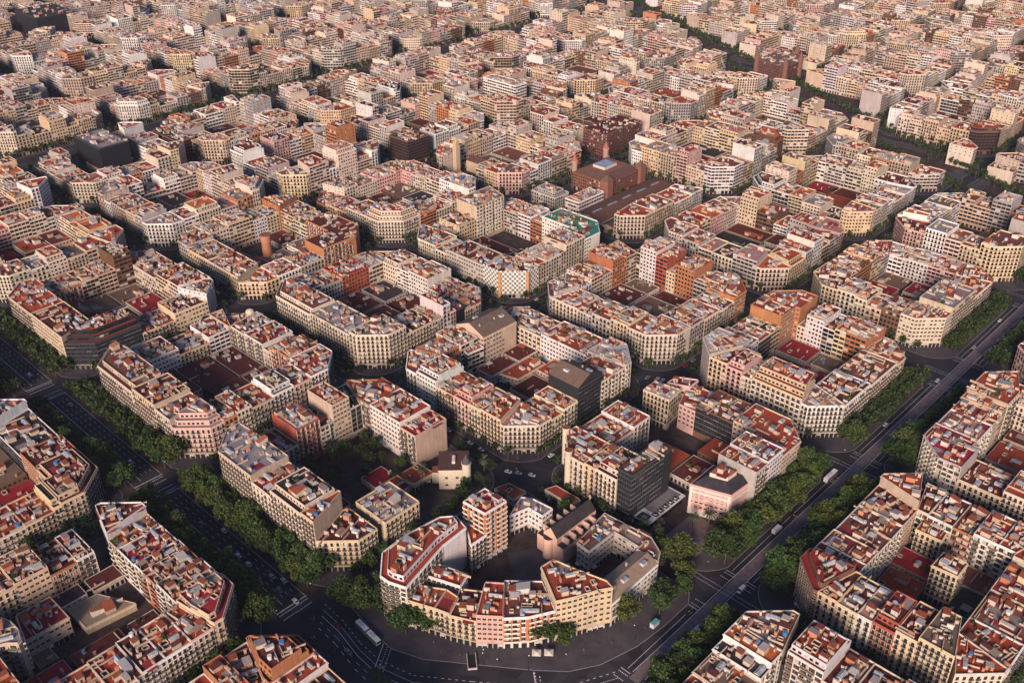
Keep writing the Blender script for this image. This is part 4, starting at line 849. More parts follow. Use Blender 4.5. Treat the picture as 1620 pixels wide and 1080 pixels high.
for Y in (-4, 2):
    for z in (2, 7): x, y = loc(8.6, Y); inst('window', WIN[('window', 'f', 0)], ms, (x-mx, y-my, z-.5), a-math.pi/2, (1, 1, 1))
# brick water tower
wx, wy = W(484, 213); wt = landmark('water_tower', 'round brick water tower standing in a block courtyard', 'water tower', (wx, wy)); BR_ = (.30, .13, .075)
m = MB(); m.cyl(wx, wy, 0, 4.2, 17, 20, 'paint', BR_, 3.7); m.build('shaft', wt); m = MB(); m.cyl(wx, wy, 17, 4.3, 5.5, 20, 'paint', (.36, .16, .09)); m.cyl(wx, wy, 22.5, 4.6, .5, 20, 'paint', BR_, top='roof', topcol=(.2, .09, .06)); m.build('tank', wt)
# covered market, conservatory and school
hx, hy = W(372, 497); mk = landmark('market_hall', 'long brown-roofed market hall between two streets', 'market hall', (hx, hy))
m = MB(); gable(m, -352, -322, 442, 553, 7.5, 10.5, 'y', (.36, .28, .2), (.12, .06, .042)); gable(m, -322, -308, 442, 553, 6.5, 8.2, 'y', (.36, .28, .2), (.105, .052, .038)); m.build('wall', mk)
for q in range(5):
    m = MB(); m.box(-337, 455+q*21, 10.2, 2, 12, .7, 0, 'paint', (.2, .12, .09), 'glass'); m.build('rooflight', mk)
kx, ky = W(382, 520); kv = landmark('conservatory', 'red-brick conservatory with brown hipped roof and two pointed towers', 'music school', (kx, ky))
m = MB(); fb = Bld([W(360, 497), W(403, 497), W(403, 548), W(360, 548)], ['s']*4, 17, 'b', 'R', 'f'); facade(m, fb, fb.poly, ['s']*4, 0, 17, 'f', rnd, True, (.2, .085, .06), 0); m.build('wall', kv)
m = MB(); o4 = fb.poly; i4 = inset(o4, [9]*4)
for q in range(4):
    b4, c4 = o4[q], o4[(q+1) % 4]; d4, e4 = i4[(q+1) % 4], i4[q]; m.face([(b4[0], b4[1], 17), (c4[0], c4[1], 17), (d4[0], d4[1], 21.5), (e4[0], e4[1], 21.5)], 'roof', (.11, .06, .045))
m.face([(p[0], p[1], 21.5) for p in i4], 'roof', (.2, .09, .07)); m.box(kx, ky, 20, 14, 18, 4, 0, 'paint', (.5, .42, .34), 'glass'); m.build('roof', kv)
for q in ((402, 500), (402, 546)):
    x, y = W(*q); m = MB(); m.cyl(x, y, 0, 2.6, 26, 12, 'paint', (.3, .2, .15)); m.cyl(x, y, 26, 3.3, 1.2, 12, 'paint', (.4, .2, .15)); m.cyl(x, y, 27.2, 3.2, 7, 12, 'roof', (.3, .11, .08), .1); m.build('tower', kv)
for q in ((361, 498), (361, 547)):
    x, y = W(*q); m = MB(); m.box(x, y, 0, 8, 8, 19.5, 0, 'paint', (.2, .085, .06)); m.box(x, y, 19.5, 9, 9, 5, 0, 'roof', (.13, .075, .05), taper=.05); m.build('corner_pavilion', kv)
for n_, (q0, q1, q2, q3, hh, lb) in enumerate(((376, 404, 443, 462, 15, 'pale columned building with grey roof at the market corner'), (358, 374, 455, 490, 12, 'low white modern building beside the market hall'))):
    customs2 = Bld([W(q0, q2), W(q1, q2), W(q1, q3), W(q0, q3)], ['s']*4, hh, 'g', 'w' if n_ else 's', 'm' if n_ else 'nP', lb, 'school', 'school_building'); make(customs2, 1)
# church with a bell tower, far blocks
bx, by = W(497, 468); bt = landmark('bell_tower_church', 'stone church with dark roof and slim bell tower', 'church', (bx, by))
m = MB(); gable(m, -508, -484, 461, 476, 11, 15, 'x', (.42, .31, .21), (.1, .05, .04)); m.build('nave', bt); m = MB(); m.box(-509, 449, 0, 5, 5, 27, 0, 'paint', (.42, .31, .21)); m.box(-509, 449, 27, 5.6, 5.6, .8, 0, 'paint', (.45, .34, .24)); m.box(-509, 449, 27.8, 4.4, 4.4, 5, 0, 'paint', (.42, .31, .21)); m.cyl(-509, 449, 32.8, 2.4, 4, 10, 'paint', (.36, .25, .17), .1); m.build('bell_tower', bt)
def bigbox(name, label, cat, u0, u1, v0, v1, h, roof, fac, op): make(Bld([W(u0, v0), W(u1, v0), W(u1, v1), W(u0, v1)], ['s']*4, h, roof, fac, op, label, cat, name), 1)

bigbox('office_block', 'black glass office block beside a dark tree-filled court, upper left', 'office block', 752, 806, 208, 238, 30, 'g', 'k', 'g')
bigbox('office_block', 'black rounded office block with banded floors behind the arcade-court block', 'office block', 556, 584, 428, 456, 27, 'k', 'b', 'g')
bigbox('hotel_block', 'large brown-red brick block with many windows behind the conservatory', 'apartment building', 427, 456, 576, 634, 27, 'd', 'B', 'f')
bigbox('store_block', 'very large dark store block near the top left corner', 'department store', 1312, 1384, 396, 452, 32, 'k', 'k', 'g')
bigbox('office_block', 'white office block with dark window bands in the upper middle', 'office block', 600, 652, 628, 646, 29, 'w', 'w', 'm')
bigbox('office_block', 'dark brown barrel-roofed office block in the upper left', 'office block', 735, 785, 280, 299, 22, 'k', 'b', 'g')
make(Bld([W(*p) for p in ((430, 925), (474, 932), (474, 975), (452, 990), (430, 960))], ['s']*5, 22, 'b', 'B', 'f', 'dark red-brick palace with pointed corner towers by the oblique avenue', 'palace', 'palace'), 1)
for q in ((430, 925), (474, 932), (430, 960), (452, 990)):
    x, y = W(*q); m = MB(); m.cyl(x, y, 0, 3.4, 25, 10, 'paint', (.17, .08, .06)); m.cyl(x, y, 25, 3.8, 9, 10, 'roof', (.15, .085, .065), .1); tag(m.build('tower_spire', None, (x, y, 0)), 'pointed brick tower of the dark palace by the oblique avenue', 'tower', 'pointed towers of the brick palace')
if far.f: tag(far.build('distant_buildings', None, (0, 0, 0)), 'mass of distant apartment blocks filling the city to the horizon', 'city blocks', kind='stuff')

# flat canopy pavilion below the black tower
px_, py_ = W(66.7, 180.7); cp = landmark('canopy_pavilion', 'low flat pavilion with white rim and square rooflights below the black tower', 'pavilion', (px_, py_))
m = MB(); m.box(px_, py_, 0, 10.4, 30.5, 4.2, 0, 'pane'); m.build('glass_wall', cp)
m = MB(); m.box(px_, py_, 4.2, 12, 33, .7, 0, 'paint', (.55, .52, .5)); m.box(px_-.6, py_+4, 4.9, 9, 23, .06, 0, 'roof', (.16, .14, .14)); m.build('roof', cp)
for k in range(6):
    m = MB(); yy = py_-13.4+(k and 1.2)+k*4.6; sz = 6.0 if k == 0 else 3.4; m.box(px_+(0 if k == 0 else 3.6), yy, 4.9, sz, sz, .12, 0, 'paint', (.035, .035, .04)); m.box(px_+(0 if k == 0 else 3.6), yy, 5.0, 1.3, 1.3, .5, 0, 'paint', (.55, .53, .5), 'pane'); m.build('rooflight', cp)
# ------------------------------------------------------------------ ground, pavements, markings
def sheet(name, polys, z, mat, kind='structure', thick=0):
    m = MB()
    for p in polys:
        if area(p) < 0: p = p[::-1]
        if thick: m.prism(p, z-thick, z, mat, top=mat)
        else: m.face([(a[0], a[1], z) for a in p], mat)
    return tag(m.build(name, None, (0, 0, 0)), kind=kind)
def strip(p0, p1, w):
    a, b = Vector(W(*p0)), Vector(W(*p1)); d = (b-a).normalized(); n = Vector((-d.y, d.x))*w/2
    return [tuple(a-n), tuple(b-n), tuple(b+n), tuple(a+n)]
g = MB(); g.face([(-9000, -3000, 0), (3000, -3000, 0), (3000, 9000, 0), (-9000, 9000, 0)], 'asphalt'); tag(g.build('ground', None, (0, 0, 0)), kind='structure')
SJ0, SJ1 = -3.5, 14.8           # carriageway of the right boulevard (u), v of the left one below
GV0, GV1 = -7.5, 10.2
pav = []; court = []
for (i, j, rc) in rects:
    u0, u1, v0, v1 = rc
    if (i, j) == (0, 0): continue
    a = 4.2 if i != 0 else u0-SJ1; b = 4.2 if i != -1 else SJ0-u1; c = 4.2 if j != 0 else v0-GV1-6.5; d = 4.2 if j != -1 else GV0-v1-6.5
    if (i, j) == (-1, 0): c = 4
    U0, U1, V0, V1 = u0-a, u1+b, v0-c, v1+d; k = 15; kk = 13
    pts = []
    for (cu, cv, su, sv) in ((U0, V0, 1, 1), (U1, V0, -1, 1), (U1, V1, -1, -1), (U0, V1, 1, -1)):
        A = (cu, cv+sv*k); Bq = (cu+su*k, cv); arc = []
        for q in range(5):
            t = q/4; x = (1-t)*(1-t)*A[0]+2*t*(1-t)*(cu+su*4)+t*t*Bq[0]; y = (1-t)*(1-t)*A[1]+2*t*(1-t)*(cv+sv*4)+t*t*Bq[1]; arc.append((x, y))
        pts += arc if su == sv else arc[::-1]
    pav.append([W(*p) for p in pts])
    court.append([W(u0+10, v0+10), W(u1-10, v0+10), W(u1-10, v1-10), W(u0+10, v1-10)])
pz = [(144.5, 30), (144.5, 21), (130, 20.2), (112, 17.5), (98.9, 17), (83.2, 23.2), (61.8, 38.9), (42.4, 53.3), (30, 64), (22, 77), (16.5, 97), (14.8, 116), (14.8, 136), (19, 142.5), (30, 143.7), (133, 143.7), (144.5, 130)]
pav.append([W(*p) for p in pz]); court.append([W(40, 105), W(105, 60), W(118, 130), W(50, 135)])
kb = []
for P in pav:
    Q = P if area(P) > 0 else P[::-1]; I = inset(Q, [.32]*len(Q))
    for q in range(len(Q)): kb.append([Q[q], Q[(q+1) % len(Q)], I[(q+1) % len(Q)], I[q]])
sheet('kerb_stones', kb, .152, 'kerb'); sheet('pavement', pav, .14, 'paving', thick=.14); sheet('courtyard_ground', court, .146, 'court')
# planted side strips of the left boulevard and the central track of the right boulevard
med = []; vlist = sorted(VS)
ivs = [(155, 277), (294, 418), (437, 552), (572, 686), (707, 820)]
for (a, b) in ivs:
    for (c, d) in ((GV1+.3, GV1+6), (GV0-6, GV0-.3)): med.append([W(a, c), W(b, c), W(b, d), W(a, d)])
sheet('boulevard_side_strip', med, .13, 'court', thick=.13)
med = []; jv = [(36, 142), (166, 276), (302, 411), (448, 556), (582, 690)]
med.append([W(3.2, 80), W(8.2, 80), W(8.2, 700), W(3.2, 700)])
for a, b in jv: med.append([W(2.2, a+(50 if a < 50 else 0)), W(9.2, a+(50 if a < 50 else 0)), W(9.2, b), W(2.2, b)])
sheet('cycle_median', [med[0]], .012, 'median'); sheet('cycle_median_end', med[1:], .008, 'median')
mk = []
for s in (2.4, 9.0): mk.append(strip((s, 84), (s, 700), .22))
for a, b in jv:
    a2 = a+(48 if a < 50 else 4)
    mk.append(strip((11.9, a2), (11.9, b-6), .2)); mk.append(strip((-.4, a2), (-.4, b-6), .2))
    for vv in (b-4.5, b-1.0, a2-7, a2-3.5):
        for x0, x1 in ((-3.4, 2.2), (9.2, 14.7)):
            q = x0
            while q < x1-.4: mk.append(strip((q, vv), (q+.45, vv), .5)); q += .95
    for x0, x1 in ((-3.3, 2.2), (9.2, 14.6)): mk.append(strip((x0, b-6.4), (x1, b-6.4), .3)); mk.append(strip((x0, a2-1.6), (x1, a2-1.6), .3))
    for s in (-4, 4): mk.append(strip((-16, (b+(a if 0 else b))/2+13+s*.35), (26, b+13+s*.35), .16))
for a, b in ivs:                                     # left boulevard: lane lines, stop bars, zebra rows
    for s in (-4.5, 1.4, 4.3, 7.2):
        q = a+8
        while q < b-8: mk.append(strip((q, s), (q+2.4, s), .16)); q += 6.2
    mk.append(strip((a+4, -1.6), (b-4, -1.6), .22)); mk.append(strip((a, GV1-.4), (b, GV1-.4), .16)); mk.append(strip((a, GV0+.4), (b, GV0+.4), .16))
    for uu in (a-1.5, a-5, b+1.5, b+5):
        q = GV0+.3
        while q < GV1-.4: mk.append(strip((uu, q), (uu, q+.5), .55)); q += 1.0
    for uu in (a+.6, b-.6): mk.append(strip((uu, GV0+.2), (uu, GV1-.2), .4))
# sweeping lines round the plaza
def arcline(pts, w, dash=None):
    for q in range(len(pts)-1):
        a, b = pts[q], pts[q+1]
        if dash:
            L = math.hypot(b[0]-a[0], b[1]-a[1]); t = 0
            while t+dash < L:
                f, h = t/L, (t+dash)/L; mk.append(strip((a[0]+(b[0]-a[0])*f, a[1]+(b[1]-a[1])*f), (a[0]+(b[0]-a[0])*h, a[1]+(b[1]-a[1])*h), w)); t += dash*2.3
        else: mk.append(strip(a, b, w))
base = [(144, 13), (130, 12.5), (112, 9.5), (98, 9), (80, 14), (58, 30), (38, 45.5), (24, 60), (14, 80)]
off = lambda o: [(x-o*.62, y-o*.72) for x, y in base]
arcline(base, .25, 1.4); arcline(off(4), .16); arcline(off(8), .25); arcline(off(12), .16, 2.5); arcline(off(16), .25, 2.5)
for s in (-1.2, 1.2, 4.0): arcline([(100+s, 16.6), (90+s, 2)], .3, .6 if s < 3 else None)
for s in (0, 3.2): arcline([(38+s, 53), (22+s, 40)], .45, .8)
arcline([(41.8, 53), (26, 40)], .3)
sheet('road_markings', mk, .016, 'mark')
sheet('plaza_lawn', [[W(*p) for p in ((98.5, 5), (92, -1), (78, -6), (60, 6), (52, 22), (62, 14.5), (79, 5.5))]], .15, 'grass', thick=.15)
sheet('plaza_island', [[W(*p) for p in ((48, 24), (30, 40), (18, 52), (6, 50), (20, 20), (46, 4))]], .14, 'paving', thick=.14)
# the school yard and the garden of the mansion, the palace forecourt
sheet('school_yard', [[W(*p) for p in ((97, 112), (79, 117), (74, 97), (86, 88), (104, 100))]], .16, 'paving')
sheet('mansion_garden', [[W(*p) for p in ((240, 50), (240, 116), (206, 116), (205, 80), (192, 68), (192, 50))]], .152, 'court')
sheet('palace_forecourt', [[W(*p) for p in ((52, 165), (31, 165), (31, 190), (52, 194))]], .156, 'median')



# ------------------------------------------------------------------ trees
def tree_proto(seed, h, cr, nq, qs, col, palm=False):
    r = random.Random(seed); t = MB(); c = MB()
    if palm:
        t.tube((0, 0, 0), (.2, .1, h*.5), .32, .26, mat='bark'); t.tube((.2, .1, h*.5), (.1, .2, h), .26, .22, mat='bark')
        for k in range(34):
            a = r.uniform(0, 6.28); el = r.uniform(-.5, .9); p = Vector((.1, .2, h)); d = Vector((math.cos(a)*math.cos(el), math.sin(a)*math.cos(el), math.sin(el)))
            sdv = Vector((-math.sin(a), math.cos(a), 0))*.28
            for q in range(5):
                p2 = p+d*.7; c.face([tuple(p-sdv), tuple(p+sdv), tuple(p2+sdv*.9), tuple(p2-sdv*.9)], 'leaf', (.05*r.uniform(.8, 1.3), .065, .03)); p = p2; d = (d+Vector((0, 0, -.22))).normalized()
        return t, c
    th = h*.42; lean = Vector((r.uniform(-.4, .4), r.uniform(-.4, .4), 0)); top = Vector((0, 0, th))+lean
    t.tube((0, 0, 0), tuple(top), .30, .2, mat='bark')
    tips = []
    for k in range(6):
        a = k*1.05+r.uniform(-.4, .4); L = cr*r.uniform(.45, .95); e = top+Vector((math.cos(a)*L, math.sin(a)*L, (h-th)*r.uniform(.15, .75))); t.tube(tuple(top), tuple(e), .13, .04, 5, 'bark'); tips.append(e)
    cl = [(e, cr*r.uniform(.38, .55)) for e in tips]+[(top+Vector((r.uniform(-.3, .3)*cr, r.uniform(-.3, .3)*cr, (h-th)*r.uniform(.25, .9))), cr*r.uniform(.35, .6)) for _ in range(6)]
    for k in range(nq):
        p, R_ = r.choice(cl); d = Vector((r.gauss(0, 1), r.gauss(0, 1), r.gauss(0, .85))).normalized()*R_*(r.random()**.35)
        leafquad(c, tuple(p+d), qs*r.uniform(.7, 1.3), r, col)
    return t, c
TP = {}
for k in range(6):
    TP['b', k] = tree_proto(100+k, 14+k*.5, 5.8+(k % 3)*.5, 2200, .52, (.036+.006*(k % 3), .066, .020)); TP['s', k] = tree_proto(200+k, 9.5+k*.4, 3.1+(k % 3)*.3, 800, .42, (.036, .056, .017))
for k in range(2): TP['p', k] = tree_proto(300+k, 11+k*2, 3, 0, 0, None, True)
TM = {k: (t.mesh('trunk'), c.mesh('crown')) for k, (t, c) in TP.items()}
spots = []          # (importance, kind, u, v, label, group)
rt = random.Random(5)
for nm, vv in (('building-side row north of the left boulevard', 20.5), ('road-side row north of the left boulevard', 13.4), ('road-side row south of the left boulevard', -10.6), ('building-side row south of the left boulevard', -17.3)):
    n = 0
    for a, b in ivs:
        q = a+2+rt.uniform(0, 3)
        while q < b-1:
            spots.append(('b', q+rt.uniform(-1, 1), vv+rt.uniform(-.8, .8), lambda k, nm=nm: f"plane tree, {ORD[min(k, 39)]} from the plaza in the {nm}", nm)); q += rt.uniform(6.4, 8.6); n += 1
for nm, uu in (('road-side row left of the right boulevard', 17.6), ('building-side row left of the right boulevard', 24.2), ('road-side row right of the right boulevard', -6.8), ('building-side row right of the right boulevard', -14.2)):
    for a, b in jv:
        q = a+4+rt.uniform(0, 3)
        while q < b-6:
            if not (a < 50 and (uu > 10 or q < 62)): spots.append(('b', uu+rt.uniform(-.8, .8), q+rt.uniform(-1, 1), lambda k, nm=nm: f"plane tree, {ORD[min(k, 39)]} from the plaza in the {nm}", nm))
            q += rt.uniform(6.6, 9)
for q in ((116, 39.5), (120, 30), (107, 33), (98, 36), (92, 39.5), (101, 28), (133, 27), (128, 22), (136, 20), (47, 72), (51, 69), (42, 76), (29.5, 104.5), (25, 127), (21, 120), (26, 147), (21, 140), (35, 158), (41, 152)):
    spots.append(('b', q[0], q[1], lambda k: f"plane tree, {ORD[k]} round the plaza pavement from the left", 'plaza'))
for q in ((60, 160), (52, 161), (56, 168)): spots.append(('p', q[0], q[1], lambda k: f"tall palm, {ORD[k]} in the palace forecourt", 'palms'))
for q in ((38, 186), (46, 184), (42, 178)): spots.append(('p', q[0], q[1], lambda k: f"palm in front of the pink palace, {ORD[k]} from the left", 'palms2'))
for q in ((176.5, 106), (157, 136)): spots.append(('p', q[0], q[1], lambda k: f"palm beside the mansion, {ORD[k]} of the pair", 'palms3'))
for q in ((210, 58), (216, 60), (232, 58), (238, 88), (230, 108), (220, 108), (210, 104), (190, 98), (205, 88), (212, 96), (218, 78), (228, 84), (222, 98), (232, 96), (212, 70), (226, 66), (236, 72), (196, 108), (150, 112), (153, 118), (155, 128)): spots.append(('s', q[0], q[1], lambda k: f"dark garden tree, {ORD[k]} in the mansion garden counting from the house", 'garden'))
nstreet = 0; streetfar = []
for (i, j, rc) in rects:
    u0, u1, v0, v1 = rc
    for sd in range(4):
        if (sd == 0 and j == 0) or (sd == 2 and j == -1) or (sd == 1 and i == 0) or (sd == 3 and i == -1) or (i, j) == (0, 0) and sd in (0, 1): continue
        L = (u1-u0 if sd in (0, 2) else v1-v0); q = 8+rt.uniform(0, 5)
        while q < L-6:
            p = [(u0+q, v0-3.2), (u0-3.2, v0+q), (u0+q, v1+3.2), (u1+3.2, v0+q)][sd]; big = 1
            if abs(diag(*p)) < 22: q += 9; continue
            streetfar.append((p[0], p[1], (i, j), sd)); q += rt.uniform(7.5, 11)
    if rt.random() < .75 and (i, j) not in BLOCK:
        for k in range(rt.randint(1, 6)): streetfar.append((rt.uniform(u0+30, u1-30), rt.uniform(v0+30, v1-30), (i, j), 9))
for q in range(-5, 130):
    for s in (-21, -15, 15, 21):
        uu = q*8+rt.uniform(-1.5, 1.5); vv = 692+.525*uu+s*1.129; streetfar.append((uu, vv, None, 8))
for s in (812, 866):
    for q in range(60): streetfar.append((s+3, 100+q*9, None, 7))
indiv = []; rest = []
for t in spots:
    x, y = W(t[1], t[2])
    if inframe(x, y, 6, 25): indiv.append(t)
cnt = {}
near_street = sorted([(project(-s[0], s[1], 5)[2], s) for s in streetfar if s[2] in BLOCK and s[3] < 4 and inframe(-s[0], s[1], 5, 10)], key=lambda t: t[0])
indiv.sort(key=lambda t: project(-t[1], t[2], 5)[2])
far_b = indiv[215:]; indiv = indiv[:215]; ns = [s for _, s in near_street[:75]]; ids = set(id(s) for s in ns)
order = sorted(range(len(indiv)), key=lambda k: indiv[k][1] if 'left' in indiv[k][4] else indiv[k][2] if 'right' in indiv[k][4] else k)
def plant(kind, u, v, label, s=1.0):
    k = rt.randrange(2 if kind == 'p' else 6); x, y = W(u, v); nm = {'b': 'plane_tree', 's': 'street_tree', 'p': 'palm_tree'}[kind]
    o = empty(nm, (x, y, .1), rt.uniform(0, 6.28)); o.scale = (s, s, s*rt.uniform(.9, 1.12))
    for part, me in zip(('trunk', 'crown'), TM[kind, k]): inst(part, me, o, (0, 0, 0))
    tag(o, label, 'palm tree' if kind == 'p' else 'tree', 'trees along the streets and in the gardens')
for k in order:
    t = indiv[k]; c = cnt.get(t[4], 0); cnt[t[4]] = c+1; plant(t[0], t[1], t[2], t[3](c), rt.uniform(.75, 1.15))
sdn = ['left-front', 'right-front', 'right-rear', 'left-rear']
for s in ns:
    key = (s[2], s[3]); c = cnt.get(key, 0); cnt[key] = c+1
    plant('s', s[0], s[1], f"small street tree, {ORD[c]} along the {sdn[s[3]]} pavement of {BLOCK[s[2]]} block", rt.uniform(.8, 1.25))
fm = MB(); rf = random.Random(3)
def fartree(u, v, h, cr, n, qs):
    x, y = W(u, v); fm.tube((x, y, 0), (x, y, h*.6), .2, n=4, mat='bark')
    cs = [(x+rf.uniform(-.5, .5)*cr, y+rf.uniform(-.5, .5)*cr, h-cr*rf.uniform(.6, 1.4)) for _ in range(4)]
    for k in range(n):
        c = rf.choice(cs); d = Vector((rf.gauss(0, 1), rf.gauss(0, 1), rf.gauss(0, 1))).normalized()*cr*.7*rf.random()**.4; leafquad(fm, (c[0]+d.x, c[1]+d.y, c[2]+d.z), qs, rf, (.034, .050, .016))
for t in far_b: fartree(t[1], t[2], 12, 4.6, 170, .8)
for s in streetfar:
    if id(s) in ids or not inframe(-s[0], s[1], 5, 20): continue
    dist = project(-s[0], s[1], 5)[2]; fartree(s[0], s[1], rf.uniform(7.5, 11), rf.uniform(2.4, 3.6), 110 if dist < 650 else 48 if dist < 1100 else 26, .55 if dist < 650 else .85 if dist < 1100 else 1.2)
tag(fm.build('distant_trees', None, (0, 0, 0)), 'far-off street and garden trees between the distant blocks', 'trees', kind='stuff')
# ------------------------------------------------------------------ vehicles
def wheel_mb(r=.33, w=.22):
    m = MB(); n = 12
    for k in range(n):
        a, b = 2*math.pi*k/n, 2*math.pi*(k+1)/n
        P = lambda t, y, q=r: (q*math.cos(t), y, q*math.sin(t))
        m.face([P(a, -w/2), P(b, -w/2), P(b, w/2), P(a, w/2)], 'rubber'); m.face([P(a, -w/2), (0, -w/2, 0), P(b, -w/2)], 'carpaint', (.25, .25, .26)); m.face([P(b, w/2), (0, w/2, 0), P(a, w/2)], 'carpaint', (.25, .25, .26))
    return m
WH = wheel_mb().mesh('wheel'); WHB = wheel_mb(.5, .3).mesh('wheel')
def loft(m, secs, mat, col, cap=True):
    """secs: list of (x, half width, z0, z1) cross-sections along the vehicle"""
    R_ = []
    for (x, w, z0, z1) in secs: R_.append([(x, -w, z0), (x, w, z0), (x, w*.97, z1), (x, -w*.97, z1)])
    for a, b in zip(R_, R_[1:]):
        for k in range(4): m.face([a[k], b[k], b[(k+1) % 4], a[(k+1) % 4]], mat, col)
    m.face(R_[0], mat, col); m.face(R_[-1][::-1], mat, col)
def car_parts(col, taxi=False):
    b = MB(); loft(b, [(-2.15, .78, .35, .75), (-2.0, .88, .28, .9), (-1.0, .9, .25, .95), (.9, .9, .25, .93), (1.9, .86, .28, .78), (2.15, .74, .36, .66)], 'carpaint', col)
    c = MB(); loft(c, [(-1.75, .74, .93, .97), (-1.05, .72, .93, 1.42), (.25, .72, .93, 1.44), (1.05, .76, .92, .95)], 'pane', (0, 0, 0))
    t = MB(); loft(t, [(-1.15, .70, 1.42, 1.47), (.3, .70, 1.42, 1.48)], 'carpaint', col)
    if taxi:
        for s in (-.905, .905): t.box(.0, s, .45, 1.9, .03, .42, 0, 'carpaint', (.75, .5, .02))
        t.box(-.3, 0, 1.48, .3, .7, .18, 0, 'carpaint', (.75, .5, .02))
    h = MB(); 
    for s in (-.6, .6): h.box(2.08, s, .55, .12, .3, .14, 0, 'carpaint', (.6, .6, .58))
    l = MB()
    for s in (-.65, .65): l.box(-2.1, s, .62, .1, .28, .14, 0, 'carpaint', (.3, .01, .01))
    return [(n, m.mesh(n)) for n, m in (('body', b), ('windows', c), ('roof', t), ('headlights', h), ('tail_lights', l))]
CARS = {'white': car_parts((.62, .62, .6)), 'grey': car_parts((.22, .22, .23)), 'black': car_parts((.02, .02, .022)), 'red': car_parts((.3, .02, .02)), 'black and yellow': car_parts((.02, .02, .022), True), 'blue': car_parts((.04, .09, .22)), 'silver': car_parts((.42, .42, .43))}
def car(u, v, ang, colr, label):
    x, y = W(u, v); o = empty('taxi' if 'yellow' in colr else 'car', (x, y, .017), ang)
    for n, me in CARS[colr]: inst(n, me, o, (0, 0, 0))
    for wx in (-1.35, 1.35):
        for wy in (-.8, .8): inst('wheel', WH, o, (wx, wy, .33))
    tag(o, label, 'taxi' if 'yellow' in colr else 'car', 'cars in the streets')
rc_ = random.Random(9); EAST = 0; kinds = list(CARS)
n = 0
gv = [(375, -4.8, 'white'), (352, -4.5, 'silver'), (345, 4, 'black and yellow'), (204, 2.6, 'white'), (194.7, 2.6, 'white'), (187, -3.5, 'white'), (178.7, 6, 'silver'), (168, 2.8, 'grey'), (172, 8.4, 'white'), (258, 6, 'black'), (268, -4, 'black and yellow'), (240, 2.8, 'grey'), (226, 8.2, 'white'), (214, -4.4, 'red'), (318, 3, 'white'), (401, 6, 'grey'), (455, 3, 'white'), (470, -4.6, 'silver'), (492, 6, 'black and yellow'), (530, 2.8, 'white'), (600, 3, 'white'), (640, -4, 'grey')]
for u_, v_, c in gv:
    near = 'between the plaza and the mansion block' if u_ < 200 else 'beside mansion block' if u_ < 285 else 'beside pink-corner block' if u_ < 420 else 'beside glass-corner block' if u_ < 550 else 'far up the boulevard'
    lane = {True: 'lower lanes', False: 'upper lanes'}[v_ < 0]; car(u_, v_, math.pi if v_ > 0 else 0, c, f"{c} {'taxi' if 'yellow' in c else 'car'} {near}, {ORD[n]} along the left boulevard"); n += 1
for k, (u_, v_, c) in enumerate(((130, -4, 'black and yellow'), (118, -3, 'black'), (128, 8.5, 'red'), (140, 3.2, 'black and yellow'), (156, 4, 'white'), (112, 2, 'grey'))): car(u_, v_, math.pi*.98, c, f"{c} {'taxi' if 'yellow' in c else 'car'} entering the plaza from the left boulevard, {ORD[k]} of the group")
for k, (u_, v_, c) in enumerate(((11, 131, 'black and yellow'), (10.5, 228, 'black and yellow'), (13.2, 342, 'white'), (11, 412, 'white'), (0, 330, 'grey'), (10.6, 470, 'silver'), (-1, 446, 'red'), (12, 520, 'white'))): car(u_, v_, math.pi/2 if u_ > 5 else -math.pi/2, c, f"{c} {'taxi' if 'yellow' in c else 'car'} on the right boulevard, {ORD[k]} up from the plaza")
def J(u_, v_, c, lb, a=None): car(u_, v_, rc_.choice((0, math.pi/2)) if a is None else a, c, lb)
for k, (u_, c) in enumerate(((283, 'grey'), (280, 'white'), (276, 'white'), (272.6, 'black'))): J(u_, 154-(k % 2), c, f"{c} car waiting at the crossing behind the mansion block, {ORD[k]} from left", math.pi/2)
for k, (u_, v_, c) in enumerate(((146, 287, 'white'), (142.5, 288, 'white'), (152, 284, 'grey'), (138, 283, 'black'))): J(u_, v_, c, f"{c} car at the crossing right of the gable-roof block, {ORD[k]} from left", math.pi/2)
for k, (u_, v_, c) in enumerate(((150, 149, 'white'), (145, 152, 'silver'), (138, 156, 'white'))): J(u_, v_, c, f"{c} car at the crossing above the plaza block, {ORD[k]} of three", .3)
n = 0
for (i, j) in ((1, 0), (2, 0), (1, 1), (2, 1), (0, 1), (1, 2), (0, 2), (3, 1), (3, 0), (2, 2)):
    u0, u1, v0, v1 = rect(i, j); k = 0
    for q in range(9):
        for sd in (0, 1):
            if rc_.random() < .45 or (sd == 0 and j == 0) or (sd == 1 and i == 0): continue
            p = (u0+18+q*9.5, v0-6.6) if sd == 0 else (u0-6.6, v0+18+q*9.5)
            if p[0] > u1-16 or p[1] > v1-16: continue
            c = rc_.choice(kinds); kk = cnt.get(('car', i, j, sd), 0); cnt[('car', i, j, sd)] = kk+1
            J(p[0], p[1], c, f"{c} {'taxi' if 'yellow' in c else 'car'} parked along the {sdn[sd]} kerb of {BLOCK[(i, j)]} block, {ORD[kk]} along", (0, math.pi/2)[sd])
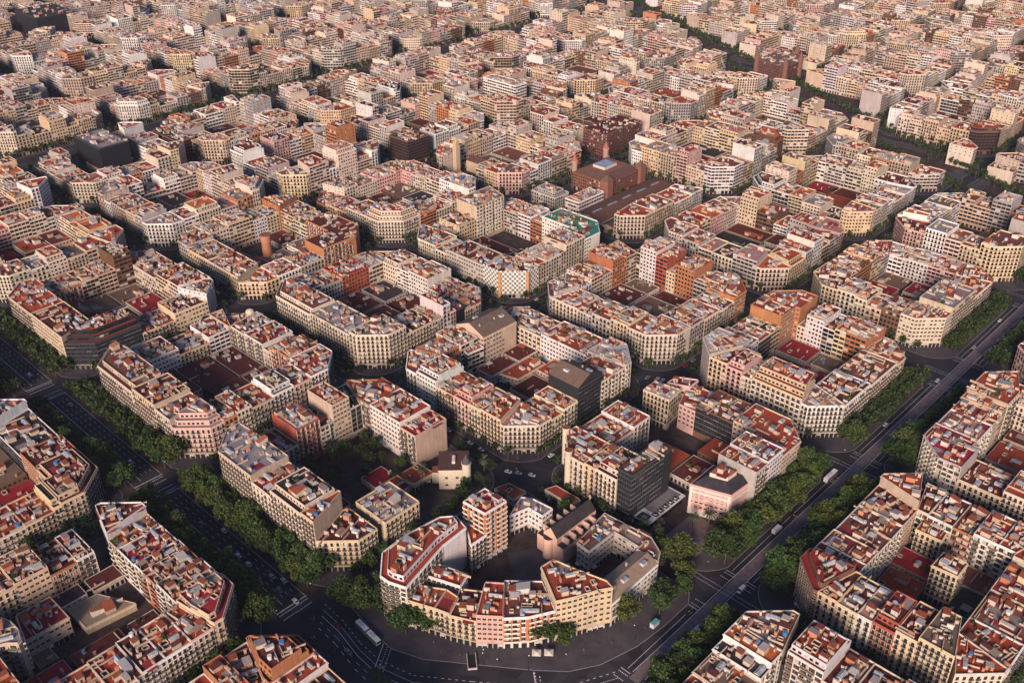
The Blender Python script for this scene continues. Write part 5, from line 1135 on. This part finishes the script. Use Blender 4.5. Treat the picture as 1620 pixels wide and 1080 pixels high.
def bus(u, v, ang, length, label, stripe=(.1, .35, .08), name='bus', cat='bus', hh=2.9, art=False):
    x, y = W(u, v); o = empty(name, (x, y, .017), ang); L = length/2; wh = (.66, .66, .64)
    segs = ((-L, -.35), (.35, L)) if art else ((-L, L),)
    for a, b in segs:
        m = MB(); loft(m, [(a, 1.2, .35, hh), (a+.25, 1.27, .3, hh+.1), (b-.3, 1.27, .3, hh+.1), (b, 1.2, .35, hh-.15)], 'carpaint', wh); m.build('body', o, (0, 0, 0))
        m = MB()
        for s in (-1.28, 1.28): m.box((a+b)/2, s, 1.35, b-a-.8, .04, 1.0, 0, 'pane')
        m.build('side_windows', o, (0, 0, 0)); m = MB()
        for s in (-1.285, 1.285): m.box((a+b)/2, s, .6, b-a-.5, .03, .6, 0, 'carpaint', stripe)
        m.build('stripe', o, (0, 0, 0)); m = MB(); m.box((a+b)/2, 0, hh+.1, 2.6, 1.5, .28, 0, 'carpaint', (.45, .45, .45)); m.box((a+b)/2-2.2, 0, hh+.1, 1.0, 1.0, .15, 0, 'carpaint', (.3, .3, .3)); m.build('roof_unit', o, (0, 0, 0))
    if art: m = MB(); m.box(0, 0, .5, .9, 2.3, 2.4, 0, 'rubber'); m.build('bellows', o, (0, 0, 0))
    m = MB(); m.box(L+.01, 0, 1.2, .05, 2.2, 1.35, 0, 'pane'); m.build('windscreen', o, (0, 0, 0))
    for wx in (-L+2, L-2)+((2.2,) if art else ()):
        for wy in (-1.1, 1.1): inst('wheel', WHB, o, (wx, wy, .5))
    for c in o.children:
        if c.name.split('.')[0] != 'wheel': c.location = (0, 0, 0)
    tag(o, label, cat)
bus(113.5, 15.2, -.08, 17.5, 'white articulated bus with green side curving into the plaza', art=True)
bus(1.2, 118, -math.pi/2, 18, 'long white articulated bus on the right boulevard near the plaza', (.5, .5, .5), art=True)
bus(12.6, 272, math.pi/2, 12, 'white single-deck bus stopped beside trees far up right boulevard', (.35, .05, .04))
def van(u, v, ang, label, name, L=5.4):
    x, y = W(u, v); o = empty(name, (x, y, .017), ang); m = MB(); wh = (.64, .64, .62)
    if name == 'van': loft(m, [(-L/2, .95, .4, 2.2), (L/2-1.7, .97, .35, 2.3), (L/2-.9, .95, .35, 1.35), (L/2, .85, .4, 1.0)], 'carpaint', wh); m.build('body', o, (0, 0, 0))
    else:
        m.box(-1, 0, .8, L-2.2, 2.3, 2.5, 0, 'carpaint', wh); m.build('cargo_box', o, (0, 0, 0)); m = MB(); loft(m, [(L/2-2.0, 1.05, .5, 2.3), (L/2-.6, 1.05, .5, 2.2), (L/2-.1, 1.0, .5, 1.3)], 'carpaint', (.55, .55, .55)); m.build('cab', o, (0, 0, 0))
    m = MB(); m.box(L/2-1.0, 0, 1.35, .9, 1.8, .7, 0, 'pane', taper=.9); m.build('windscreen', o, (0, 0, 0))
    for c in o.children: c.location = (0, 0, 0)
    for wx in (-L/2+1, L/2-1):
        for wy in (-.9, .9): inst('wheel', WHB if name == 'lorry' else WH, o, (wx, wy, .5 if name == 'lorry' else .33))
    tag(o, label, name)
van(1.0, 161, -math.pi/2, 'white van crossing the junction beside the lower-right block', 'van'); van(11, 211.5, math.pi/2, 'white lorry among the trees beside the pink palace', 'lorry', 8); van(345, -15, 0, 'white van parked on service lane beside pink-corner block', 'van')

# ------------------------------------------------------------------ lamps, kiosk, parasols, people
def lamp_parts(h, two):
    m = MB(); m.tube((0, 0, 0), (0, 0, h), .11, .07, mat='iron'); m.cyl(0, 0, 0, .22, .5, 8, 'iron'); p = [('pole', m.mesh('pole'))]
    for s in ((-1, 1) if two else (1,)):
        a = MB(); a.tube((0, 0, h-.15), (s*1.0, 0, h), .05, n=5, mat='iron'); p.append(('arm', a.mesh('arm'))); g2 = MB(); g2.cyl(s*1.0, 0, h-.25, .18, .3, 10, 'paint', (.7, .68, .62), .3); g2.cyl(s*1.0, 0, h+.05, .3, .2, 10, 'paint', (.7, .68, .62), .12); p.append(('globe', g2.mesh('globe')))
    return p
LP = {1: lamp_parts(8.5, False), 2: lamp_parts(9, True)}
for k, (u_, v_, t) in enumerate(((88, 3, 2), (134, 30, 2), (61, 40, 2), (152, 12, 1), (150, -9, 1), (190, 11, 1), (230, 11, 1), (270, 11, 1), (292, 12, 1), (15.6, 175, 1), (15.6, 210, 1), (15.6, 250, 1), (15.6, 290, 1), (15.6, 330, 1), (15.6, 375, 1), (36, 166, 2), (152, 162, 1), (160, 152, 1), (142, 146, 1), (44, 52, 1), (20, 100, 1))):
    x, y = W(u_, v_); o = empty('street_lamp', (x, y, .13), k*1.1)
    for nme, me in LP[t]: inst(nme, me, o, (0, 0, 0))
    where = 'round the plaza' if k < 3 or k in (19, 20) else 'along the left boulevard' if 3 <= k < 9 else 'along the right boulevard' if k < 15 else 'near the palace and mansion crossings'
    tag(o, f"{'twin-globe' if t == 2 else 'single-globe'} iron street lamp {where}, {ORD[k]} counting from plaza", 'street lamp', 'street lamps')
for k, (u_, v_) in enumerate(((46.8, 60.5), (42.8, 64.5))):
    x, y = W(u_, v_); o = empty('parasol', (x, y, .14), .7); m = MB(); m.tube((0, 0, 0), (0, 0, 2.6), .05, mat='iron'); m.cyl(0, 0, 0, .35, .1, 8, 'iron'); m.build('pole', o, (0, 0, 0))
    m = MB(); m.box(0, 0, 2.3, 4.2, 4.2, .7, 0, 'paint', (.6, .55, .46), taper=.06); m.build('canopy', o, (0, 0, 0))
    for c in o.children: c.location = (0, 0, 0)
    tag(o, f"square cream cafe parasol on the plaza pavement, {('left', 'right')[k]} one of two", 'parasol', 'cafe parasols')
x, y = W(18.5, 113); o = empty('kiosk', (x, y, .14), math.pi/2); m = MB(); m.box(0, 0, 0, 4.6, 2.2, 2.5, 0, 'carpaint', (.5, .5, .5)); m.build('wall', o, (0, 0, 0)); m = MB(); m.box(0, 0, 2.5, 5.0, 2.6, .3, 0, 'carpaint', (.10, .30, .27), taper=.85); m.build('roof', o, (0, 0, 0)); m = MB(); m.box(2.31, 0, .9, .03, 1.8, 1.3, 0, 'pane'); m.build('window', o, (0, 0, 0))
for c in o.children: c.location = (0, 0, 0)
tag(o, 'small kiosk with teal roof on the pavement by the right boulevard', 'kiosk')
x, y = W(66, 37.5); o = empty('metro_entrance', (x, y, .14), math.pi*.78); m = MB(); m.box(0, 2, 0, 9, .35, 1.1, 0, 'paint', (.4, .36, .33)); m.box(0, -2, 0, 9, .35, 1.1, 0, 'paint', (.4, .36, .33)); m.box(-4.4, 0, 0, .35, 4, 1.1, 0, 'paint', (.4, .36, .33)); m.build('wall', o, (0, 0, 0)); m = MB(); m.box(.2, 0, .01, 8.6, 3.6, .02, 0, 'iron'); m.build('stairwell', o, (0, 0, 0))
for c in o.children: c.location = (0, 0, 0)
tag(o, 'low-walled underground station entrance on the plaza pavement', 'station entrance')
# a skinned walking figure, one continuous body, with hair and clothes colours by height
def person_mesh(seed, top, legs):
    r = random.Random(seed); s = r.choice((-1, 1))
    V = [(0, 0, .95), (0, 0, 1.15), (0, .0, 1.42), (0, 0, 1.53), (0, .03, 1.66), (.1, 0, .9), (.11, .12*s, .5), (.11, .02*s+.0, .06), (.11, .16+.02*s, .03), (-.1, 0, .9), (-.11, -.06*s+.06, .5), (-.11, -.26*s, .08), (-.11, -.26*s+.15, .04), (.2, 0, 1.4), (.25, -.1*s, 1.13), (.24, -.02*s+.08, .88), (-.2, 0, 1.4), (-.25, .1*s, 1.13), (-.24, .18*s+.05, .9)]
    E = [(0, 1), (1, 2), (2, 3), (3, 4), (0, 5), (5, 6), (6, 7), (7, 8), (0, 9), (9, 10), (10, 11), (11, 12), (2, 13), (13, 14), (14, 15), (2, 16), (16, 17), (17, 18)]
    rad = [.15, .13, .15, .06, .105, .1, .07, .05, .045, .1, .07, .05, .045, .07, .05, .04, .07, .05, .04]
    me = D.meshes.new('person'); me.from_pydata(V, E, []); o = D.objects.new('tmp_person', me); COL.objects.link(o)
    mod = o.modifiers.new('s', 'SKIN'); 
    for k, q in enumerate(rad): me.skin_vertices[0].data[k].radius = (q, q)
    me.skin_vertices[0].data[0].use_root = True
    o.modifiers.new('d', 'SUBSURF').levels = 1
    dg = bpy.context.evaluated_depsgraph_get(); m2 = D.meshes.new_from_object(o.evaluated_get(dg)); D.objects.remove(o); m2.name = 'person'
    m2.materials.clear(); m2.materials.append(MATS['paint']); fl = []
    for p in m2.polygons:
        z = p.center.z; x_ = abs(p.center.x); c = (.09, .05, .03) if z > 1.68 else (.45, .27, .2) if z > 1.5 or (x_ > .18 and z < .98) else top if z > .95 else legs if z > .09 else (.03, .03, .03); fl += list(c)+[1]
    m2.attributes.new('Col', 'FLOAT_COLOR', 'FACE').data.foreach_set('color', fl); return m2
PM = [(person_mesh(k, t, l), n1, n2) for k, (t, l, n1, n2) in enumerate((((.55, .53, .5), (.03, .04, .08), 'white top', 'dark trousers'), ((.3, .03, .03), (.04, .04, .05), 'red top', 'dark trousers'), ((.03, .03, .035), (.04, .05, .1), 'black jacket', 'blue jeans'), ((.1, .14, .3), (.25, .2, .14), 'blue top', 'beige trousers')))]
for k, (u_, v_, w_) in enumerate(((38, 165, 'palace corner'), (41, 163, 'palace corner'), (30, 169, 'palace corner'), (24, 166, 'palace corner'), (46, 167, 'palace corner'), (26, 90, 'plaza pavement'), (30, 84, 'plaza pavement'), (33, 78, 'plaza pavement'), (58, 46, 'plaza pavement'), (72, 36, 'plaza pavement'), (80, 31, 'plaza pavement'), (87, 33, 'plaza pavement'), (37, 70, 'plaza pavement'), (20.5, 108, 'plaza pavement'), (153, 20, 'mansion block pavement'), (288, 20, 'pink-corner pavement'), (154, 161, 'gable-roof corner'), (157, 156, 'gable-roof corner'), (21, 170, 'palace corner'), (146, 24, 'white curved-balcony house'))):
    me, a1, a2 = PM[k % 4]; x, y = W(u_, v_); o = D.objects.new('person', me); COL.objects.link(o); o.location = (x, y, .145); o.rotation_euler = (0, 0, k*2.1)
    tag(o, f"person in {a1} and {a2} walking at the {w_}, {ORD[k]} counted", 'person', 'people on foot')
# haze over the whole city
hz = D.meshes.new('haze'); X0, X1, Y0, Y1, Z0, Z1 = -2600, 420, -420, 2300, -1, 372
hz.from_pydata([(x, y, z) for z in (Z0, Z1) for y in (Y0, Y1) for x in (X0, X1)], [], [(0, 2, 3, 1), (4, 5, 7, 6), (0, 1, 5, 4), (2, 6, 7, 3), (0, 4, 6, 2), (1, 3, 7, 5)])
ho = D.objects.new('haze', hz); COL.objects.link(ho); ho['kind'] = 'stuff'
hm = D.materials.new('haze_air'); hm.use_nodes = True; ht = hm.node_tree; ht.nodes.clear(); out = ht.nodes.new('ShaderNodeOutputMaterial'); pv = ht.nodes.new('ShaderNodeVolumePrincipled')
pv.inputs['Color'].default_value = (.80, .80, .95, 1); pv.inputs['Density'].default_value = HAZE; pv.inputs['Anisotropy'].default_value = .2
ht.links.new(pv.outputs[0], out.inputs['Volume']); hz.materials.append(hm)
for o in D.objects:
    if '_w' in o: del o['_w']
